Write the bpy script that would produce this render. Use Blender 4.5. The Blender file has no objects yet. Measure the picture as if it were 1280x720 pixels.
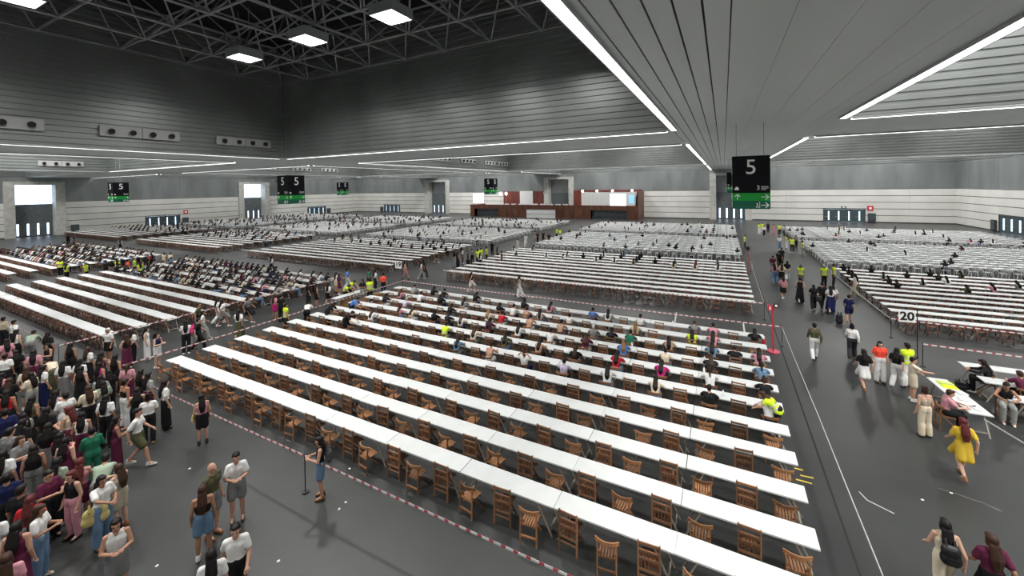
import bpy, math, random
import numpy as np
from mathutils import Vector, Matrix
random.seed(7)
SC = bpy.context.scene
COL = SC.collection
# ---------------------------------------------------------------- camera
CAM_H = 8.0
F, YAW, PITCH, ROLL, CV = 505.036, 0.482018, 0.014558, -0.015626, 240.0
def cam_axes():
    cy, sy, cp, sp, cr, sr = math.cos(YAW), math.sin(YAW), math.cos(PITCH), math.sin(PITCH), math.cos(ROLL), math.sin(ROLL)
    fwd = Vector((-sy*cp, cy*cp, -sp)); right = Vector((cy, sy, 0)); up = right.cross(fwd)
    return right*cr + up*sr, up*cr - right*sr, -fwd
RX, UP, BK = cam_axes()
cd = bpy.data.cameras.new('camera'); cam = bpy.data.objects.new('camera', cd); COL.objects.link(cam)
cam.matrix_world = Matrix(((RX.x, UP.x, BK.x, 0), (RX.y, UP.y, BK.y, 0), (RX.z, UP.z, BK.z, CAM_H), (0, 0, 0, 1)))
cd.sensor_width = 36; cd.lens = 36*F/1280; cd.shift_y = (CV-360)/1280; cd.clip_end = 400; cd.clip_start = 0.05
SC.camera = cam
def at(u, v, z):
    "point of the world at height z that the photo shows at pixel u, v"
    d = RX*((u-640)/F) + UP*((CV-v)/F) - BK
    t = (z-CAM_H)/d.z
    return Vector((d.x*t, d.y*t, z))
# ---------------------------------------------------------------- world, exposure
SC.view_settings.view_transform = 'Standard'; SC.view_settings.look = 'None'
SC.view_settings.gamma = 1; SC.view_settings.use_curve_mapping = False
SC.view_settings.exposure = -0.62
SC.cycles.max_bounces = 6; SC.cycles.diffuse_bounces = 4; SC.cycles.glossy_bounces = 3
SC.cycles.sample_clamp_indirect = 4
W = bpy.data.worlds.new('world'); SC.world = W; W.use_nodes = True
bg = W.node_tree.nodes['Background']; bg.inputs[0].default_value = (.80, .90, 1, 1); bg.inputs[1].default_value = 5.0
# ---------------------------------------------------------------- fixtureless area lights added at the roof to light the other bays
HIGHBAY_W, ROOF_W = 112.0, 3400.0
def area(name, loc, sx, sy, power, rot=(0, 0, 0), colr=(1, .98, .95), spread=150):
    l = bpy.data.lights.new(name, 'AREA'); l.shape = 'RECTANGLE'; l.size = sx; l.size_y = sy; l.energy = power; l.color = colr; l.spread = math.radians(spread)
    o = bpy.data.objects.new(name, l); COL.objects.link(o); o.location = loc; o.rotation_euler = rot
    return o
X0, X1, Y0, Y1, ZS, ZT = -113.0, 36.5, -12.0, 99.5, 11.0, 21.4     # room; beam soffit; roof deck
COF_X = [(X0, -85.5), (-77.7, -45.7), (-37.4, -2.5), (5.1, X1)]
COF_Y = [(-12.0, 24.3), (33.2, 70.2), (76.0, Y1)]
for i, (xa, xb) in enumerate(COF_X):
    for j, (ya, yb) in enumerate(COF_Y):
        for a in (.25, .75):
            for b in ((.2, .5, .8) if j == 0 else (.25, .75)):
                if i == 2 and j == 0: continue
                area('roof_fill_light', (xa+(xb-xa)*a, ya+(yb-ya)*b, 20.0), 2.4, 2.4, ROOF_W*(1 if i else .6))
# ---------------------------------------------------------------- materials
def mat(name, col, rough=.6, metal=0, spec=.5, emit=0):
    m = bpy.data.materials.new(name); m.use_nodes = True
    b = m.node_tree.nodes['Principled BSDF']
    b.inputs['Base Color'].default_value = (*col, 1); b.inputs['Roughness'].default_value = rough
    b.inputs['Metallic'].default_value = metal; b.inputs['Specular IOR Level'].default_value = spec
    if emit:
        b.inputs['Emission Color'].default_value = (*col, 1); b.inputs['Emission Strength'].default_value = emit
    return m
def nodes(m): return m.node_tree.nodes, m.node_tree.links, m.node_tree.nodes['Principled BSDF']
def vary(m, c1, c2, scale=4, detail=4, coord='Object', stretch=(1, 1, 1), lo=.35, hi=.65):
    n, l, b = nodes(m)
    tc = n.new('ShaderNodeTexCoord'); mp = n.new('ShaderNodeMapping'); mp.inputs['Scale'].default_value = stretch
    t = n.new('ShaderNodeTexNoise'); t.inputs['Scale'].default_value = scale; t.inputs['Detail'].default_value = detail
    r = n.new('ShaderNodeValToRGB'); r.color_ramp.elements[0].position = lo; r.color_ramp.elements[1].position = hi
    r.color_ramp.elements[0].color = (*c1, 1); r.color_ramp.elements[1].color = (*c2, 1)
    l.new(tc.outputs[coord], mp.inputs[0]); l.new(mp.outputs[0], t.inputs['Vector']); l.new(t.outputs[0], r.inputs[0]); l.new(r.outputs[0], b.inputs['Base Color'])
    return m
def objcol(name, rough=.8, randomize=0, noise=0):
    m = mat(name, (.5, .5, .5), rough, spec=.25); n, l, b = nodes(m)
    oi = n.new('ShaderNodeObjectInfo'); out = oi.outputs['Color']
    if noise:
        tc = n.new('ShaderNodeTexCoord'); t = n.new('ShaderNodeTexNoise'); t.inputs['Scale'].default_value = 9; t.inputs['Detail'].default_value = 3
        mr = n.new('ShaderNodeMapRange'); mr.inputs[3].default_value = 1-noise; mr.inputs[4].default_value = 1+noise
        mx = n.new('ShaderNodeVectorMath'); mx.operation = 'SCALE'
        l.new(tc.outputs['Object'], t.inputs['Vector']); l.new(t.outputs[0], mr.inputs[0]); l.new(out, mx.inputs[0]); l.new(mr.outputs[0], mx.inputs['Scale']); out = mx.outputs[0]
    l.new(out, b.inputs['Base Color'])
    return m
M = {}
M['floor'] = vary(mat('floor_coating', (.05, .052, .052), .40, spec=.5), (.021, .0225, .0225), (.039, .042, .042), scale=.35, detail=8, lo=.3, hi=.7)
M['soffit'] = vary(mat('soffit_panel', (.5, .52, .52), .5), (.64, .67, .66), (.72, .75, .74), scale=.6, detail=5, stretch=(1, .12, 1))
M['groove'] = mat('shadow_gap', (.03, .032, .032), .8)
M['rib'] = vary(mat('ribbed_metal', (.07, .075, .075), .38, metal=.75), (.30, .32, .31), (.40, .425, .42), scale=.25, detail=3)
M['clad'] = vary(mat('grey_cladding', (.12, .13, .13), .4, metal=.35), (.20, .22, .22), (.29, .315, .32), scale=.35, detail=5, stretch=(1, 1, .25))
M['white_panel'] = vary(mat('white_wall_panel', (.7, .7, .68), .5), (.60, .60, .57), (.68, .68, .65), scale=.3, detail=3)
M['base'] = mat('dark_baseboard', (.05, .052, .052), .6)
M['roof'] = mat('black_roof_deck', (.012, .012, .016), .9)
M['steel'] = mat('grey_painted_steel', (.40, .41, .42), .4, metal=.3)
M['strip'] = mat('strip_light_diffuser', (1, 1, .98), .4, emit=7.0)
M['lampglow'] = mat('lamp_diffuser', (1, .98, .95), .4, emit=9.0)
M['housing'] = mat('lamp_housing', (.38, .40, .43), .5)
M['vent'] = mat('vent_panel', (.42, .43, .43), .5)
M['black'] = mat('black_paint', (.008, .008, .01), .45)
M['concrete'] = vary(mat('concrete_portal', (.5, .5, .47), .7), (.42, .42, .39), (.55, .55, .52), scale=1.2, detail=5)
M['door'] = mat('dark_door', (.05, .075, .085), .5)
M['doorgrey'] = vary(mat('grey_gate', (.12, .14, .15), .5), (.10, .12, .13), (.16, .18, .19), scale=3)
M['glass'] = mat('clear_glass', (1, 1, 1), .02)
def glassify(m):
    n, l, b = nodes(m); n.remove(b)
    g = n.new('ShaderNodeBsdfGlossy'); g.inputs['Roughness'].default_value = .05
    t = n.new('ShaderNodeBsdfTransparent'); t.inputs[0].default_value = (.9, .95, 1, 1); mx = n.new('ShaderNodeMixShader'); mx.inputs[0].default_value = .08
    l.new(t.outputs[0], mx.inputs[1]); l.new(g.outputs[0], mx.inputs[2]); l.new(mx.outputs[0], n['Material Output'].inputs[0])
glassify(M['glass'])
M['bluedark'] = mat('sign_black', (.003, .003, .006), .6, spec=.2)
M['green'] = mat('sign_bright_green', (.0, .30, .03), .45)
M['green2'] = mat('sign_dark_green', (.0, .10, .06), .45)
M['signwhite'] = mat('sign_white', (.86, .86, .84), .5)
M['wooddark'] = vary(mat('stand_wood', (.10, .035, .02), .5), (.065, .024, .013), (.15, .055, .03), scale=1.3, detail=6, stretch=(1, 1, .25))
M['woodred'] = vary(mat('red_wood_lining', (.15, .03, .02), .5), (.11, .022, .015), (.19, .045, .03), scale=1.2, detail=5, stretch=(1, 1, .2))
M['greywhite'] = mat('pale_grey_panel', (.72, .74, .74), .5)
M['screen'] = mat('lit_screen', (1, 1, 1), .5, emit=3.0)
M['blue_screen'] = mat('blue_lit_screen', (.25, .62, .9), .5, emit=1.0)
M['bulb'] = mat('uplight_glow', (1, .93, .85), .5, emit=14.0)
M['tabletop'] = vary(mat('white_tabletop', (.8, .82, .82), .38), (.62, .645, .64), (.67, .695, .69), scale=2)
M['tableleg'] = mat('table_leg', (.34, .30, .25), .55)
def wood(name, a, b):
    m = mat(name, a, .55, spec=.35); n, l, bs = nodes(m)
    oi = n.new('ShaderNodeObjectInfo'); tc = n.new('ShaderNodeTexCoord'); mp = n.new('ShaderNodeMapping'); mp.inputs['Scale'].default_value = (9, 9, 1.5)
    t = n.new('ShaderNodeTexNoise'); t.inputs['Scale'].default_value = 3; t.inputs['Detail'].default_value = 5
    ad = n.new('ShaderNodeMath'); ad.operation = 'MULTIPLY_ADD'; ad.inputs[1].default_value = .45
    ml = n.new('ShaderNodeMath'); ml.operation = 'MULTIPLY'; ml.inputs[1].default_value = .75
    r = n.new('ShaderNodeValToRGB'); r.color_ramp.elements[0].color = (*a, 1); r.color_ramp.elements[1].color = (*b, 1); r.color_ramp.elements[0].position = .2
    l.new(tc.outputs['Object'], mp.inputs[0]); l.new(mp.outputs[0], t.inputs['Vector']); l.new(oi.outputs['Random'], ml.inputs[0])
    l.new(t.outputs[0], ad.inputs[0]); l.new(ml.outputs[0], ad.inputs[2]); l.new(ad.outputs[0], r.inputs[0]); l.new(r.outputs[0], bs.inputs['Base Color'])
    return m
M['chair_high'] = wood('brown_chair_wood', (.065, .030, .015), (.23, .095, .045))
M['chair_frame'] = wood('chair_frame_wood', (.13, .068, .038), (.34, .17, .088))
M['chair_low'] = wood('honey_chair_wood', (.13, .062, .03), (.40, .19, .085))
M['chair_far'] = vary(mat('far_chair_wood', (.15, .065, .04), .6), (.075, .034, .022), (.24, .105, .06), scale=1.5)
M['plastic'] = mat('white_plastic', (.75, .76, .77), .45)
M['red_tape'] = mat('tape_red', (.50, .06, .09), .5); M['white_tape'] = mat('tape_white', (.82, .80, .78), .5)
M['red'] = mat('red_paint', (.55, .03, .06), .45); M['pinkred'] = mat('faded_red_paint', (.62, .10, .16), .5)
M['paper'] = mat('paper', (.8, .8, .78), .7); M['hiviz'] = mat('hi_vis_fabric', (.62, .80, .03), .7)
M['marking'] = mat('floor_paint', (.45, .45, .42), .7); M['markyellow'] = mat('yellow_floor_tape', (.65, .48, .06), .7); M['scuff'] = mat('chalk_scuff', (.13, .135, .135), .8); M['joint'] = mat('floor_joint', (.012, .012, .012), .8)
M['skin'] = objcol('skin', .55); M['cloth'] = objcol('cloth', .9, noise=.12); M['hair'] = objcol('hair', .55, noise=.25)
M['shoe'] = objcol('shoe_leather', .6); M['eye'] = mat('eye_dark', (.015, .01, .01), .4); M['lip'] = mat('lip', (.32, .10, .09), .5); M['band'] = mat('reflective_band', (.55, .57, .55), .35)
def crowdmat():
    m = mat('crowd_colours', (.5, .5, .5), .85, spec=.2); n, l, b = nodes(m)
    a = n.new('ShaderNodeVertexColor'); a.layer_name = 'Col'; l.new(a.outputs[0], b.inputs['Base Color']); return m
M['crowd'] = crowdmat()
# ---------------------------------------------------------------- mesh helpers
class MB:
    def __init__(s): s.v, s.f, s.mi = [], [], []
    def add(s, vs, fs, mi=0):
        b = len(s.v); s.v += [tuple(p) for p in vs]; s.f += [tuple(b+i for i in f) for f in fs]; s.mi += [mi]*len(fs); return s
    def box(s, c, d, R=None, mi=0):
        h = [x/2 for x in d]; vs = [Vector((sx*h[0], sy*h[1], sz*h[2])) for sx in (-1, 1) for sy in (-1, 1) for sz in (-1, 1)]
        if R is not None: vs = [R @ p for p in vs]
        c = Vector(c); vs = [p+c for p in vs]
        return s.add(vs, [(0, 1, 3, 2), (4, 6, 7, 5), (0, 4, 5, 1), (2, 3, 7, 6), (0, 2, 6, 4), (1, 5, 7, 3)], mi)
    def b2(s, a, b, mi=0): return s.box([(p+q)/2 for p, q in zip(a, b)], [abs(q-p) for p, q in zip(a, b)], None, mi)
    def bar(s, p, q, w, h, mi=0, up=(0, 0, 1)):
        p, q = Vector(p), Vector(q); d = (q-p); L = d.length; d /= L; u = Vector(up)
        if abs(d.dot(u)) > .98: u = Vector((0, 1, 0))
        x = d.cross(u).normalized(); z = x.cross(d)
        return s.box((p+q)/2, (w, L, h), Matrix((x, d, z)).transposed(), mi)
    def tube(s, p, q, r, n=8, r2=None, mi=0, cap=True):
        p, q = Vector(p), Vector(q); r2 = r if r2 is None else r2; d = (q-p).normalized(); u = Vector((0, 0, 1)) if abs(d.z) < .95 else Vector((1, 0, 0))
        x = d.cross(u).normalized(); y = d.cross(x)
        vs = [c+(x*math.cos(a)+y*math.sin(a))*k for c, k in ((p, r), (q, r2)) for a in [2*math.pi*i/n for i in range(n)]]
        fs = [(i, (i+1) % n, n+(i+1) % n, n+i) for i in range(n)]
        if cap: fs += [tuple(range(n-1, -1, -1)), tuple(range(n, 2*n))]
        return s.add(vs, fs, mi)
    def cap(s, a, b, ra, rb, n=12, m=4):
        "round-ended tapered limb"
        a, b = Vector(a), Vector(b); d = b-a; L = max(d.length, 1e-5); d = d/L if d.length > 1e-5 else Vector((0, 0, 1))
        u = Vector((0, 0, 1)) if abs(d.z) < .95 else Vector((1, 0, 0)); x = d.cross(u).normalized(); y = d.cross(x)
        rings = [(-ra*math.cos(t), ra*math.sin(t)) for t in [math.pi/2*(i+.35)/m for i in range(m)]] + [(0, ra), (L, rb)] + [(L+rb*math.sin(t), rb*math.cos(t)) for t in [math.pi/2*(i+.65)/m for i in range(m)]]
        vs = [a+d*o+(x*math.cos(2*math.pi*i/n)+y*math.sin(2*math.pi*i/n))*r for o, r in rings for i in range(n)]
        k = len(rings); fs = [(j*n+i, j*n+(i+1) % n, (j+1)*n+(i+1) % n, (j+1)*n+i) for j in range(k-1) for i in range(n)]
        fs += [tuple(range(n-1, -1, -1)), tuple(range((k-1)*n, k*n))]
        return s.add(vs, fs)
    def ell(s, c, r, R=None, n=16, m=10, mi=0):
        c = Vector(c); vs = [Vector((0, 0, -r[2]))]
        for j in range(1, m):
            t = math.pi*j/m
            for i in range(n):
                a = 2*math.pi*i/n; vs.append(Vector((r[0]*math.sin(t)*math.cos(a), r[1]*math.sin(t)*math.sin(a), -r[2]*math.cos(t))))
        vs.append(Vector((0, 0, r[2])))
        if R is not None: vs = [R @ p for p in vs]
        vs = [p+c for p in vs]; e = len(vs)-1
        fs = [(0, 1+(i+1) % n, 1+i) for i in range(n)] + [(1+(j-1)*n+i, 1+(j-1)*n+(i+1) % n, 1+j*n+(i+1) % n, 1+j*n+i) for j in range(1, m-1) for i in range(n)]
        fs += [(1+(m-2)*n+i, 1+(m-2)*n+(i+1) % n, e) for i in range(n)]
        return s.add(vs, fs, mi)
    def mesh(s, name, mats, smooth=False):
        me = bpy.data.meshes.new(name); me.from_pydata(s.v, [], s.f)
        for m in (mats if isinstance(mats, (list, tuple)) else [mats]): me.materials.append(m)
        me.polygons.foreach_set('material_index', s.mi)
        if smooth: me.polygons.foreach_set('use_smooth', [True]*len(s.f))
        me.update(); return me
def link(name, data, parent=None, loc=None, rz=None):
    o = bpy.data.objects.new(name, data); COL.objects.link(o)
    if parent is not None: o.parent = parent
    if loc is not None: o.location = loc
    if rz is not None: o.rotation_euler = (0, 0, rz)
    return o
def tag(o, label=None, cat=None, group=None, kind=None):
    for k, v in (('label', label), ('category', cat), ('group', group), ('kind', kind)):
        if v: o[k] = v
    return o
def struct(name, mb, mats, parent=None, smooth=False, label=None):
    o = link(name, mb.mesh(name, mats, smooth), parent)
    if parent is None: o['kind'] = 'structure'
    if label: o['label'] = label
    return o
def thing(name, label, cat, loc=(0, 0, 0), rz=0, group=None):
    return tag(link(name, None, None, loc, rz), label, cat, group)
def part(name, mb, mats, parent, smooth=False, label=None):
    o = link(name, mb.mesh(name, mats, smooth), parent)
    if label: o['label'] = label
    return o
ONES = ['zeroth', 'first', 'second', 'third', 'fourth', 'fifth', 'sixth', 'seventh', 'eighth', 'ninth', 'tenth', 'eleventh', 'twelfth', 'thirteenth', 'fourteenth', 'fifteenth', 'sixteenth', 'seventeenth', 'eighteenth', 'nineteenth']
def nth(n):
    if n < 20: return ONES[n]
    t, o = divmod(n, 10); w = ['', '', 'twent', 'thirt', 'fort', 'fift'][t]
    return w+('ieth' if o == 0 else 'y-'+ONES[o])

# ================================================================ THE HALL
struct('floor', MB().b2((X0-2.2, Y0-.3, -.3), (X1+2.2, Y1+2.2, 0)), M['floor'])
# beam soffits with long boarding grooves; between them the open bays
def soffit(xa, xb, ya, yb, along, name='ceiling', pitch=.27, gap=.012):
    mb = MB(); mb.b2((xa, ya, ZS+.04), (xb, yb, ZS+.3), 1)
    if along == 'y':
        n = max(1, int((xb-xa)/pitch)); w = (xb-xa)/n
        for i in range(n): mb.b2((xa+i*w+gap, ya, ZS), (xa+(i+1)*w-gap, yb, ZS+.05))
    else:
        n = max(1, int((xb-xa)/3.6)); w = (xb-xa)/n
        for i in range(n): mb.b2((xa+i*w+.006, ya, ZS), (xa+(i+1)*w-.006, yb, ZS+.05))
    return struct(name, mb, [M['soffit'], M['groove']])
xs = [X0] + [v for p in COF_X for v in p][1:-1] + [X1]
for i in range(3):
    if i < 2: soffit(COF_X[i][1], COF_X[i+1][0], Y0, Y1, 'y', pitch=.8)
    else:
        soffit(COF_X[i][1], .15, Y0, Y1, 'y', pitch=.44, gap=.02); soffit(.15, COF_X[i+1][0], Y0, Y1, 'y', pitch=.85, gap=.0045)
for i, (xa, xb) in enumerate(COF_X):
    for j in range(2): soffit(xa, xb, COF_Y[j][1], COF_Y[j+1][0], 'x')
struct('ceiling_deck', MB().b2((X0-.3, Y0-.3, ZT), (X1+.3, Y1+.3, ZT+.3)), M['roof'])
def corr(mb, p, q, z0, z1, pitch, depth, nrm, duty=.55):
    "horizontal ribs on a wall from p to q, pushed out along nrm"
    p, q, nrm = Vector((*p, 0)), Vector((*q, 0)), Vector((*nrm, 0)); n = int((z1-z0)/pitch); h = (z1-z0)/n; pr = []
    for i in range(n):
        z = z0+i*h
        pr += [(0, z), (0, z+h*(1-duty)*.8), (depth, z+h*(1-duty)), (depth, z+h*.95)]
    pr.append((0, z1))
    vs = [e+nrm*(o+.025)+Vector((0, 0, z)) for o, z in pr for e in (p, q)]
    mb.add(vs, [(2*i, 2*i+1, 2*i+3, 2*i+2) for i in range(len(pr)-1)])
# bay walls: ribbed metal from the soffit up to the roof
for i, (xa, xb) in enumerate(COF_X):
    for j, (ya, yb) in enumerate(COF_Y):
        mb = MB()
        for (p, q, n) in (((xa, yb), (xb, yb), (0, -1)), ((xa, ya), (xb, ya), (0, 1)), ((xa, ya), (xa, yb), (1, 0)), ((xb, ya), (xb, yb), (-1, 0))):
            corr(mb, p, q, ZS+.05, ZT, .36, .07, n)
        struct('wall_bay', mb, M['rib'])
# outer walls: white panel band below, grey cladding above
def outer_wall(name, p, q, nrm, holes):
    "holes: (start, end, top) along p->q, cut out of the wall"
    P, Q, N = Vector((*p, 0)), Vector((*q, 0)), Vector((*nrm, 0)); L = (Q-P).length; D = (Q-P)/L
    def seg(mb, a, b, z0, z1, d0, d1, mi=0):
        c = P+D*((a+b)/2)+N*((d0+d1)/2); c.z = (z0+z1)/2
        mb.box(c, (b-a, abs(d1-d0), z1-z0), Matrix((D, Vector((-D.y, D.x, 0)), Vector((0, 0, 1)))).transposed(), mi)
    cuts = sorted(holes); spans = []; a = 0
    for h in cuts: spans.append((a, h[0])); a = h[1]
    spans.append((a, L))
    up, low, bs = MB(), MB(), MB()
    for (a, b) in spans:
        seg(low, a, b, 0, 6.35, -.3, 0, 1)
        n = max(1, round((b-a)/7.2)); w = (b-a)/n
        for i in range(n):
            for k in range(5): seg(low, a+i*w+.01, a+(i+1)*w-.01, .15+k*1.24+.05, .15+(k+1)*1.24-.05, 0, .05)
        seg(bs, a, b, 0, .17, 0, .08)
        seg(up, a, b, 6.35, ZS+.1, -.3, 0)
    for (a, b, t) in cuts:
        seg(up, a, b, max(t, 6.35), ZS+.1, -.3, 0)
        if t < 6.35:
            seg(low, a, b, t, 6.35, -.3, 0, 1)
            z = t+.05
            for k in range(5):
                z0, z1 = max(z, .15+k*1.24+.05), .15+(k+1)*1.24-.05
                if z1 > z0: seg(low, a, b, z0, z1, 0, .05)
    n = int((ZS-6.45)/.28)
    for (a, b) in spans:
        for k in range(n): seg(up, a, b, 6.5+k*.28+.04, 6.5+(k+1)*.28, 0, .035)
    w = struct('wall_'+name, low, [M['white_panel'], M['groove']])
    struct('wall_'+name+'_cladding', up, M['clad']); struct('baseboard_'+name, bs, M['base'])
# doors along the far wall (x from X0) and the left wall (y from Y0)
far_portals = [(-82.5, -73.3), (-42.2, -34.1), (-2.67, 5.36)]
far_doors = [(-100.3, -93.2), (17.5, 24.0)]
left_portals = [(21.6, 29.1), (60.7, 68.7)]
left_doors = [(41.3, 47.8), (80.5, 87.0)]
right_doors = [(79.6, 87.2)]
outer_wall('far', (X0, Y1), (X1, Y1), (0, -1), [(a-X0, b-X0, 10) for a, b in far_portals]+[(a-X0, b-X0, 2.6) for a, b in far_doors])
outer_wall('left', (X0, Y0), (X0, Y1), (1, 0), [(a-Y0, b-Y0, 10) for a, b in left_portals]+[(a-Y0, b-Y0, 2.6) for a, b in left_doors])
outer_wall('right', (X1, Y0), (X1, Y1), (-1, 0), [(a-Y0, b-Y0, 2.6) for a, b in right_doors])
outer_wall('behind', (X0, Y0), (X1, Y0), (0, 1), [])
DN = [0]
def oriented(side):
    if side == 'far': return lambda s, d, z: (s, Y1-d, z)
    if side == 'left': return lambda s, d, z: (X0+d, s, z)
    return lambda s, d, z: (X1-d, s, z)
def exit_door(side, a, b):
    "four dark leaves, each with a narrow bright glass slit"
    DN[0] += 1; T = oriented(side); w = (b-a-.2)/4; fr = MB()
    fr.b2(T(a, -.25, 2.48), T(b, .06, 2.62)); fr.b2(T(a, -.25, 0), T(a+.12, .06, 2.5)); fr.b2(T(b-.12, -.25, 0), T(b, .06, 2.5))
    d = struct('door_%d' % DN[0], fr, M['door'])
    for k in range(4):
        s0 = a+.1+k*w; c = s0+w/2; mb = MB(); h = .10 if side != 'right' else .28
        mb.b2(T(s0+.004, -.1, .02), T(c-h, -.02, 2.46)); mb.b2(T(c+h, -.1, .02), T(s0+w-.004, -.02, 2.46)); mb.b2(T(c-h, -.1, .02), T(c+h, -.02, .35)); mb.b2(T(c-h, -.1, 2.1), T(c+h, -.02, 2.46))
        lf = part('door_leaf', mb, M['door'], d); g = MB(); g.b2(T(c-h, -.07, .35), T(c+h, -.05, 2.1)); part('pane', g, M['glass'], lf)
        part('push_bar', MB().b2(T(s0+.1, -.02, 1.0), T(c-h-.05, .05, 1.06)), M['steel'], lf)
for a, b in far_doors: exit_door('far', a, b)
for a, b in left_doors: exit_door('left', a, b)
for a, b in right_doors: exit_door('right', a, b)
def portal(side, a, b, bright, hz=10.15, colw=1.25):
    DN[0] += 1; T = oriented(side); fr = MB()
    fr.b2(T(a, -.3, 0), T(a+colw, .55, hz)); fr.b2(T(b-colw, -.3, 0), T(b, .55, hz)); fr.b2(T(a+colw, -.3, hz-.55), T(b-colw, .5, hz))
    d = struct('door_%d' % DN[0], fr, M['concrete']); a2, b2 = a+colw, b-colw; g = MB(); dep = -1.6
    g.b2(T(a2-.2, dep, 0), T(a2, -.3, hz)); g.b2(T(b2, dep, 0), T(b2+.2, -.3, hz)); g.b2(T(a2-.2, dep, hz-.55), T(b2+.2, -.3, hz-.3))
    part('reveal', g, M['concrete'], d)
    n = 4; w = (b2-a2)/n; lo = 0
    gate = MB(); slits = MB(); top = 6.0
    for k in range(n):
        c = a2+w*(k+.5); h = .15
        gate.b2(T(a2+k*w, dep, 0), T(c-h, dep+.1, 2.4)); gate.b2(T(c+h, dep, 0), T(a2+(k+1)*w, dep+.1, 2.4)); gate.b2(T(c-h, dep, 0), T(c+h, dep+.1, .25))
        slits.b2(T(c-h, dep+.03, .25), T(c+h, dep+.06, 2.4))
    z = 2.4
    while z < top-.01:
        gate.b2(T(a2, dep, z+.02), T(b2, dep+.12, z+.88)); gate.b2(T(a2, dep, z), T(b2, dep+.08, z+.9)); z += .9
    part('gate', gate, M['doorgrey'], d); part('pane', slits, M['glass'], d)
    if bright: part('upper_pane', MB().b2(T(a2, dep+.03, top), T(b2, dep+.07, hz-.55)), M['glass'], d)
    else:
        mb = MB(); mb.b2(T(a2, dep, top), T(b2, dep+.1, hz-.55)); mb.b2(T(a2, dep+.1, top+.1), T(b2, dep+.16, top+.3)); part('upper_panel', mb, M['clad'], d)
for a, b in far_portals: portal('far', a, b, False)
for a, b in left_portals: portal('left', a, b, True)
# ---------------------------------------------------------------- strip lights along the beam edges
def strip(p, q, label, w=.26):
    n = Vector(q)-Vector(p); L = n.length; along = abs(n.y) > abs(n.x)
    hx, hy = (w/2, L/2) if along else (L/2, w/2); c = (Vector(p)+Vector(q))/2
    t = thing('strip_light', label, 'strip light', (c.x, c.y, ZS-.015), 0, 'strip lights along the ceiling beams')
    g = .03
    part('diffuser', MB().b2((-hx, -hy, -.07), (hx, hy, -.02)), M['strip'], t)
    hs = MB(); hs.b2((-hx-.03, -hy, -.02), (hx+.03, hy, 0))
    if along: hs.b2((-hx-g, -hy, -.08), (-hx, hy, -.02)); hs.b2((hx, -hy, -.08), (hx+g, hy, -.02))
    else: hs.b2((-hx, -hy-g, -.08), (hx, -hy, -.02)); hs.b2((-hx, hy, -.08), (hx, hy+g, -.02))
    part('housing', hs, M['steel'], t)
BAYX = ['bay by the left wall', 'second bay from the left wall', 'large truss bay', 'bay right of the aisle']
BAYY = ['nearest', 'middle', 'far']
for i, (xa, xb) in enumerate(COF_X):
    for j, (ya, yb) in enumerate(COF_Y):
        if i == 0 and j == 0: continue
        nm = '%s row, %s' % (BAYY[j], BAYX[i]); y0 = max(ya, 1.5)
        if i > 0: strip((xa-.12, y0+.3, 0), (xa-.12, yb-.3, 0), 'white strip light on the left edge, '+nm)
        if i < 3: strip((xb+.12, y0+.3, 0), (xb+.12, yb-.3, 0), 'white strip light on the right edge, '+nm)
        if j < 2: strip((xa+.3, yb+.12, 0), (xb-.3, yb+.12, 0), 'white strip light on the far edge, '+nm)
        if j > 0: strip((xa+.3, ya-.12, 0), (xb-.3, ya-.12, 0), 'white strip light on the near edge, '+nm)
# ---------------------------------------------------------------- space frame over the large bay
def space_frame(xa, xb, yb, nx, ny, px, py, zl, zu):
    mb = MB(); lo = lambda i, j: Vector((xa+.05+i*px, yb-.05-j*py, zl)); up = lambda i, j: Vector((xa+.05+(i+.5)*px, yb-.05-(j+.5)*py, zu))
    for j in range(ny+1):
        for i in range(nx+1):
            if i < nx: mb.tube(lo(i, j), lo(i+1, j), .075, 6, cap=False)
            if j < ny: mb.tube(lo(i, j), lo(i, j+1), .075, 6, cap=False)
            mb.ell(lo(i, j), (.13, .13, .13), n=8, m=5)
            if i < nx and j < ny:
                u = up(i, j)
                for a, b in ((0, 0), (1, 0), (0, 1), (1, 1)): mb.tube(lo(i+a, j+b), u, .055, 6, cap=False)
                if i < nx-1: mb.tube(u, up(i+1, j), .075, 6, cap=False)
                if j < ny-1: mb.tube(u, up(i, j+1), .075, 6, cap=False)
                mb.ell(u, (.12, .12, .12), n=8, m=5)
    return struct('ceiling_space_frame', mb, M['steel'])
space_frame(-37.4, -2.5, 24.3, 9, 8, 3.866, 3.9, 18.05, 20.6)
def highbay(x, y, label):
    t = thing('high_bay_lamp', label, 'lamp', (x, y, 17.0), 0, 'high-bay lamps in the roof truss'); s = .8
    hs = MB(); z1 = .5
    hs.b2((-s, -s, 0), (-s+.05, s, z1)); hs.b2((s-.05, -s, 0), (s, s, z1)); hs.b2((-s+.05, -s, 0), (s-.05, -s+.05, z1)); hs.b2((-s+.05, s-.05, 0), (s-.05, s, z1)); hs.b2((-s, -s, z1), (s, s, z1+.04))
    part('housing', hs, M['housing'], t)
    part('diffuser', MB().b2((-s+.05, -s+.05, .14), (s-.05, s-.05, .18)), M['lampglow'], t)
    rod = MB()
    for a in (-.6, .6): rod.tube((a, 0, z1), (a, 0, 3.3), .02, 6)
    part('hanger', rod, M['steel'], t)
    area('high_bay_light', (x, y, 17.08), 1.4, 1.4, HIGHBAY_W*8, spread=150)
hb = {(0, 0): 'high-bay lamp farthest left of the lit three near the bay corner', (1, 0): 'high-bay lamp in the middle of the three along the bay end', (2, 0): 'high-bay lamp nearest the aisle of the three along the bay end', (0, 1): 'high-bay lamp at the top left corner of the photo'}
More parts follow.
